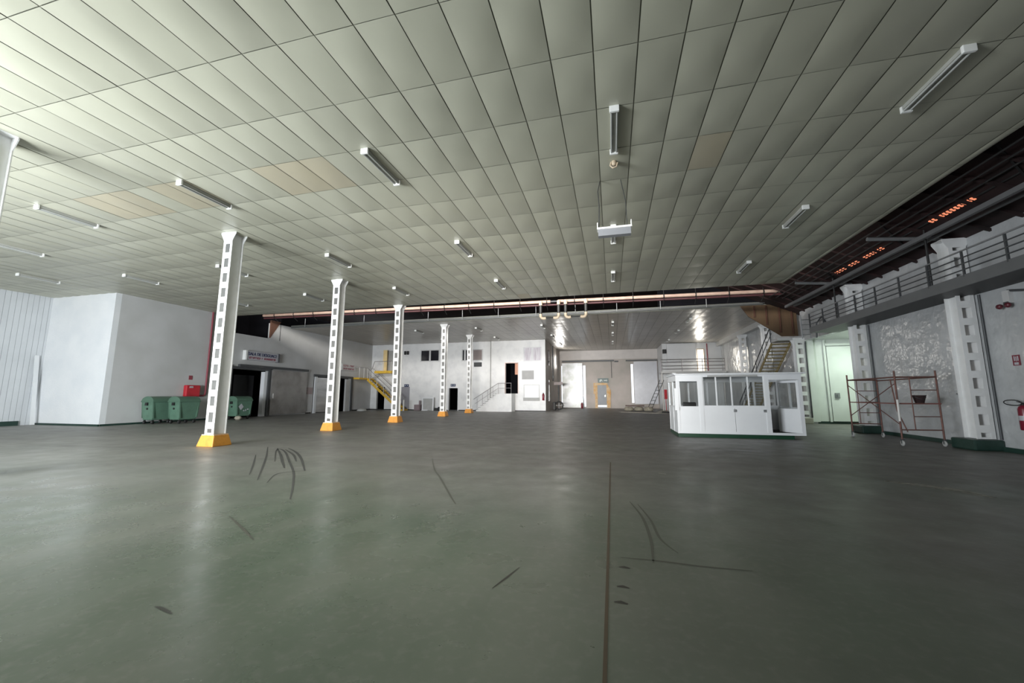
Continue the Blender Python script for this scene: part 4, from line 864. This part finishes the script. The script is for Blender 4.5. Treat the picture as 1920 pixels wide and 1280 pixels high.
MB().box(-5.75, -5.45, 39.3, 39.9, 0.0, 0.8).build('case', BLACKM, t_, 0.05)
# small clutter along the white front
t_ = thing('metal_frame', 'grey panel in a white frame leaning against the white front', 'panel', (-17.3, 35.6, 0))
MB().box(-17.85, -16.85, 35.55, 35.60, 0.0, 1.15).build('sheet', SHEETG, t_)
MB().box(-17.95, -17.85, 35.5, 35.62, 0, 1.25).box(-16.85, -16.75, 35.5, 35.62, 0, 1.25).box(-17.95, -16.75, 35.5, 35.62, 1.15, 1.25).box(-17.95, -17.3, 35.4, 35.62, 0, .08).build('frame', BOOTHW, t_)
tag(MB().box(-18.75, -18.2, 35.4, 35.9, 0, 0.55).box(-18.3, -18.15, 35.5, 35.6, 0, 0.95).build('crate', mat('mauve_crate', (0.25, 0.19, 0.2), 0.6), None, 0.02), 'low dark crate beside the leaning framed panel', 'crate')
tag(MB().box(-16.3, -15.9, 35.5, 35.8, 0, 0.35).box(-16.7, -16.35, 35.55, 35.85, 0, 0.25).build('rubble_heap', BLACKM, None, 0.04), 'small dark heap on the floor left of the dark narrow doorway', 'rubble')
t_ = thing('bollard', 'short white bollard at the foot of the yellow stair', 'bollard', (-19.2, 34.2, 0))
MB().lathe((-19.2, 34.2, 0), [(0, 0), (.09, 0), (.07, .1), (.07, .95), (.04, 1.05), (0, 1.06)], 12).build('post', RAILW, t_)
tag(MB().lathe((-23.0, 33.2, 0), [(0, 0), (.45, 0), (.40, .13), (.2, .24), (0, .27)], 12).build('plastic_sheet_heap', mat('crumpled_pale_sheet', (0.55, 0.55, 0.53), 0.5, bump=.6)), 'pale crumpled sheet on the floor under the lower landing', 'sheet')
# ------------------------------------------------------------------ far wall fittings
SL = mat('silver_sheet_door', (0.50, 0.51, 0.53), 0.35, 0.3, col2=(0.36, 0.37, 0.36), scale=1.0, detail=3, lo=0.45, hi=0.6)
t_ = thing('far_sliding_door', 'right silver sliding door leaf on the far wall', 'door', (3.7, YF, 0), 'far sliding door leaves')
MB().box(2.42, 4.9, YF - 0.30, YF - 0.20, 0.5, 5.2).build('leaf', mat('blue_grey_sheet_door', (0.50, 0.51, 0.55), 0.35, 0.2), t_); MB().box(1.6, 4.95, YF - .32, YF - .16, 5.26, 5.40).build('track', DARKST, t_)
t_ = thing('far_sliding_door', 'left stained silver sliding door leaf on the far wall', 'door', (-4.5, YF, 0), 'far sliding door leaves')
MB().box(-5.6, -3.25, YF - 0.30, YF - 0.20, 0.06, 5.15).build('leaf', SL, t_); MB().box(-5.6, 0.3, YF - .32, YF - .16, 5.28, 5.45).build('track', DARKST, t_)
t_ = thing('exit_sign', 'dark green exit sign above the small far door', 'sign', (-0.95, YF, 3.1))
MB().box(-1.55, -0.36, YF - .12, YF, 2.86, 3.38).build('plate', SIGNG, t_); MB().prism([(-1.38, 2.98), (-1.2, 2.98), (-1.14, 3.12), (-1.02, 2.98), (-1.0, 3.04), (-1.1, 3.2), (-1.2, 3.28), (-1.36, 3.16)], 'y', YF - .14, YF - .118).prism([(-.88, 3.06), (-.62, 3.06), (-.62, 2.98), (-.48, 3.12), (-.62, 3.26), (-.62, 3.18), (-.88, 3.18)], 'y', YF - .14, YF - .118).build('pictogram', SIGNL, t_)
d = MB().box(-1.62, -0.62, YF - .10, YF - .02, 0.40, 2.58).build('door_6', mat('blue_grey_door', (0.22, 0.24, 0.27), 0.4)); struct(d, 'small blue grey door in the far wall')
MB().box(-0.8, -0.74, YF - .14, YF - .1, 1.3, 1.5).build('handle', CHROME, d)
m_ = MB().box(-2.05, -1.62, YF - .16, YF, 1.6, 2.85).box(-1.9, -1.62, YF - .16, YF, 0.0, 1.65).box(-1.7, -.5, YF - .14, YF, 2.6, 2.85)
m_.prism([(-0.62, 0.05), (-0.22, 0.05), (-0.15, 2.0), (-0.45, 2.6), (-0.62, 2.75)], 'y', YF - .16, YF); struct(m_.build('trim_4', FRAMEO), 'ragged orange surround of the small far door')
tag(MB().tube((0.0, YF - .06, 3.4), (0.0, YF - .06, 5.3), 0.03, 6).box(0.35, .8, YF - .1, YF - .01, 5.2, 5.36).build('door_gear', DARKST), 'dark door gear and cable at the middle of the far wall', 'door gear')
extinguisher('fire extinguisher standing on the floor beside the left daylight slit', -3.35, 45.6, 0.0, 0.6, 0.12)
tag(MB().bar((-3.1, 45.9, 0.0), (-3.2, 45.9, 1.3), 0.06, 0.06).build('leaning_pole', DARKST), 'short dark pole leaning beside the left daylight slit', 'pole')
# ------------------------------------------------------------------ far right platform
t_ = thing('mezzanine_platform', 'white railed platform below the bright window at far right', 'platform', (7.5, 41, 3.7))
MB().box(4.6, 10.3, 40.2, 41.95, 3.55, 3.72).build('deck', LEFTW, t_)
for z in (3.95, 4.25, 4.6, 4.85): MB().tube((4.65, 40.25, z), (10.2, 40.25, z), 0.035, 6).build('rail', RAILG, t_)
for x in (4.65, 6.5, 8.3, 10.2): MB().tube((x, 40.25, 3.7), (x, 40.25, 4.9), 0.035, 6).build('post', RAILG, t_)
for x in (4.7, 10.1): MB().tube((x, 40.4, 0), (x, 40.4, 3.55), 0.06, 8).build('leg', RAILW, t_)
tag(MB().box(5.4, 8.05, 41.6, 41.95, 4.78, 6.5).build('white_cabinet', BOOTHW), 'wide white cabinet panel above the far right platform', 'cabinet')
tag(MB().box(5.02, 5.35, 41.6, 41.98, 5.6, 6.0).build('speaker_box', BLACKM, None, .03), 'small dark box high on the wall corner left of the white cabinet', 'speaker')
bpy.data.objects['speaker_box'].location = (0, 0, 0)
t_ = thing('leaning_ladder', 'dark ladder leaning against the far right platform', 'ladder', (3.9, 40.6, 0))
for dx_ in (0, 0.35): MB().tube((3.2 + dx_, 40.6 - dx_, 0), (4.45 + dx_, 40.15 - dx_ * .2, 2.9), 0.03, 6).build('stile', DARKST, t_)
for k in range(8):
    f = (k + 1) / 9; MB().tube((3.2 + 1.25 * f, 40.6 - .45 * f, 2.9 * f), (3.55 + 1.25 * f, 40.25 - .17 * f, 2.9 * f), 0.02, 6).build('rung', DARKST, t_)
tag(MB().box(4.75, 5.3, 37.0, 37.6, 0, 2.75).build('white_locker', BOOTHW), 'white locker standing just left of the booth in the distance', 'locker')
tag(MB().box(4.85, 5.1, 40.6, 40.9, 1.1, 2.0).box(4.95, 5.0, 40.7, 40.8, 0, 1.1).build('red_hose_box', RED), 'red fire box under the far right platform', 'fire box')
tag(MB().tube((9.15, 41.95, 3.75), (9.15, 41.95, 6.5), 0.05, 6).build('fire_pipe', REDP), 'thin red pipe right of the bright far window', 'pipe')
MB().box(8.26, 8.84, 42.12, 42.14, 3.76, 5.94).build('bright_pane', mat('sunlit_frosted_pane', (0.9, 0.88, 0.8), 0.5, emit=(1.0, 0.95, 0.84), estr=2.5), wfr)
m_ = struct(MB().box(8.2, 8.27, 41.97, 42.1, 3.7, 6.0).box(8.83, 8.9, 41.97, 42.1, 3.7, 6.0).box(8.2, 8.9, 41.97, 42.1, 5.93, 6.0).build('window_6', CREAM), 'bright tall window over the far right platform')
# pile of sacks and boards
t0 = [((1.5, 39.8), .42, .4), ((2.4, 40.0), .42, .42), ((3.25, 39.3), .40, .4)]
for i, ((x, y), a, b) in enumerate(t0):
    prof = [(0, 0), (a, 0.02), (a * 1.05, b * .4), (a * .8, b * .85), (0, b)]
    tag(MB().lathe((x, y, 0), prof, 14).build('sack', SACK), ['left', 'middle', 'right'][i] + ' sack of the heap before the right far door leaf', 'sack', 'sacks in the heap')
tag(MB().box(1.2, 2.9, 39.6, 40.4, 0.47, 0.57).build('plank_stack', WOODD), 'dark boards lying on top of the sacks', 'boards')
bpy.data.objects['plank_stack'].location = (0, 0, -0.045)
tag(MB().prism([(0.5, 36.3), (3.6, 34.2), (4.3, 34.8), (1.6, 37.0)], 'z', 0.0, 0.03).build('flat_board', BOARD), 'pale flat sheet lying on the floor before the sacks', 'sheet')
tag(MB().prism([(3.7, 36.8), (5.8, 36.2), (6.0, 41), (4.6, 41.4)], 'z', 0.0, 0.02).build('dusty_slab', BOARD), 'pale dust-covered slab under the far right platform', 'slab')
tag(MB().box(4.0, 4.6, 35.6, 35.8, 0.03, 0.15).build('black_bag', BLACKM, None, .04), 'black bag on the floor left of the booth', 'bag')
bpy.data.objects['black_bag'].location = (0, 0, -0.03)
# ------------------------------------------------------------------ marks on the floor
SCUFF = mat('faint_scuff', (0.075, 0.078, 0.062), 0.45, scale=6)
def smooth(pts, n=8):
    out = []; P = [pts[0]] + list(pts) + [pts[-1]]
    for i in range(1, len(P) - 2):
        for k in range(n):
            u = k / n; f = lambda a, b, c, d: 0.5 * ((2 * b) + (-a + c) * u + (2 * a - 5 * b + 4 * c - d) * u * u + (-a + 3 * b - 3 * c + d) * u ** 3)
            out.append(tuple(f(P[i - 1][q], P[i][q], P[i + 1][q], P[i + 2][q]) for q in (0, 1)))
    return out + [pts[-1]]
def arc(cx, cy, rx, ry, a0, a1, n=18, rot=0):
    out = []
    for k in range(n):
        a = math.radians(a0 + (a1 - a0) * k / (n - 1)); x, y = rx * math.cos(a), ry * math.sin(a)
        out.append((cx + x * math.cos(rot) - y * math.sin(rot), cy + x * math.sin(rot) + y * math.cos(rot)))
    return out
m_ = MB()
for pts, wd in [([(-8.77, 8.36), (-7.65, 7.25), (-6.71, 6.29)], .05), ([(-9.77, 9.7), (-8.33, 8.25), (-7.18, 7.04), (-6.15, 5.94)], .06), ([(-9.27, 9.53), (-8.16, 8.51), (-7.31, 7.69), (-6.61, 7.02)], .09),
                ([(-7.48, 7.65), (-8.86, 9.08), (-9.06, 9.41), (-8.42, 8.93), (-7.16, 7.73), (-6.1, 6.71), (-5.22, 5.75), (-4.57, 5.0)], .07), ([(-8.97, 9.61), (-8.15, 9.0), (-7.18, 8.11), (-5.99, 6.88)], .09),
                ([(-8.83, 9.36), (-7.85, 8.59), (-7.01, 7.77)], .08), ([(-5.81, 5.81), (-6.24, 6.41), (-6.23, 6.68), (-6.0, 6.88)], .04)]:
    ribbon('', smooth(pts), wd * .7, None, '', mbin=m_)
plabel(m_.build('tyre_marks', MARKM, fl), 'curved black tyre marks right of the largest column')['kind'] = 'stuff'
m_ = MB()
for pts, wd in [([(-4.18, 8.87), (-3.54, 7.64), (-3.11, 6.95), (-2.39, 5.74), (-2.15, 5.35)], .035), ([(-4.68, 4.15), (-4.12, 3.83), (-3.67, 3.56)], .03), ([(0.19, 6.08), (0.31, 5.36), (0.34, 4.61), (0.31, 3.99)], .035),
                ([(0.29, 5.97), (0.4, 5.27), (0.44, 4.64), (0.56, 4.27)], .03), ([(0.03, 4.04), (0.38, 4.04), (0.73, 4.01), (1.12, 4.02)], .03)]:
    ribbon('', smooth(pts), wd, None, '', mbin=m_)
plabel(m_.build('scuff_lines', SCUFF, fl), 'faint curved scuffs around the floor joint')['kind'] = 'stuff'
ribbon('scratch', [(-0.96, 3.18), (-0.90, 3.38), (-0.84, 3.6)], .022, STAIN, 'short black scratch left of the floor joint')
ribbon('stain', [(-3.22, 2.335), (-3.16, 2.33), (-3.08, 2.31), (-3.0, 2.29)], .028, STAIN, 'brown smudge at lower left of the floor')
for p_ in ((0.05, 3.82), (0.03, 3.45), (0.01, 3.2)): ribbon('stain', [(p_[0] - .045, p_[1]), (p_[0], p_[1] + .01), (p_[0] + .05, p_[1] - .01)], .045, STAIN, 'small black spot beside the floor joint')
ribbon('stain', [(2.6, 8.7), (2.9, 8.62), (3.2, 8.6), (3.45, 8.55)], .16, STAIN, 'dark smear in front of the booth'); ribbon('stain', [(2.0, 12.3), (2.3, 12.2)], .2, STAIN, 'dark patch before the booth'); ribbon('stain', [(3.0, 12.2), (3.5, 12.2), (4.0, 12.0)], .14, STAIN, 'long dark smear before the booth')
ribbon('stain', [(6.9, 13.0), (7.4, 12.0), (7.7, 11.2)], .13, STAIN, 'dark streak in front of the scaffold')
ribbon('dust_patch', [(4.6, 8.6), (5.0, 8.3), (5.25, 8.0), (5.4, 7.6)], .32, DUSTM, 'pale dust patch on the right floor')
ribbon('dust_patch', [(0.82, 8.35), (0.95, 8.3)], .07, BOARD, 'tiny pale scrap on the floor')
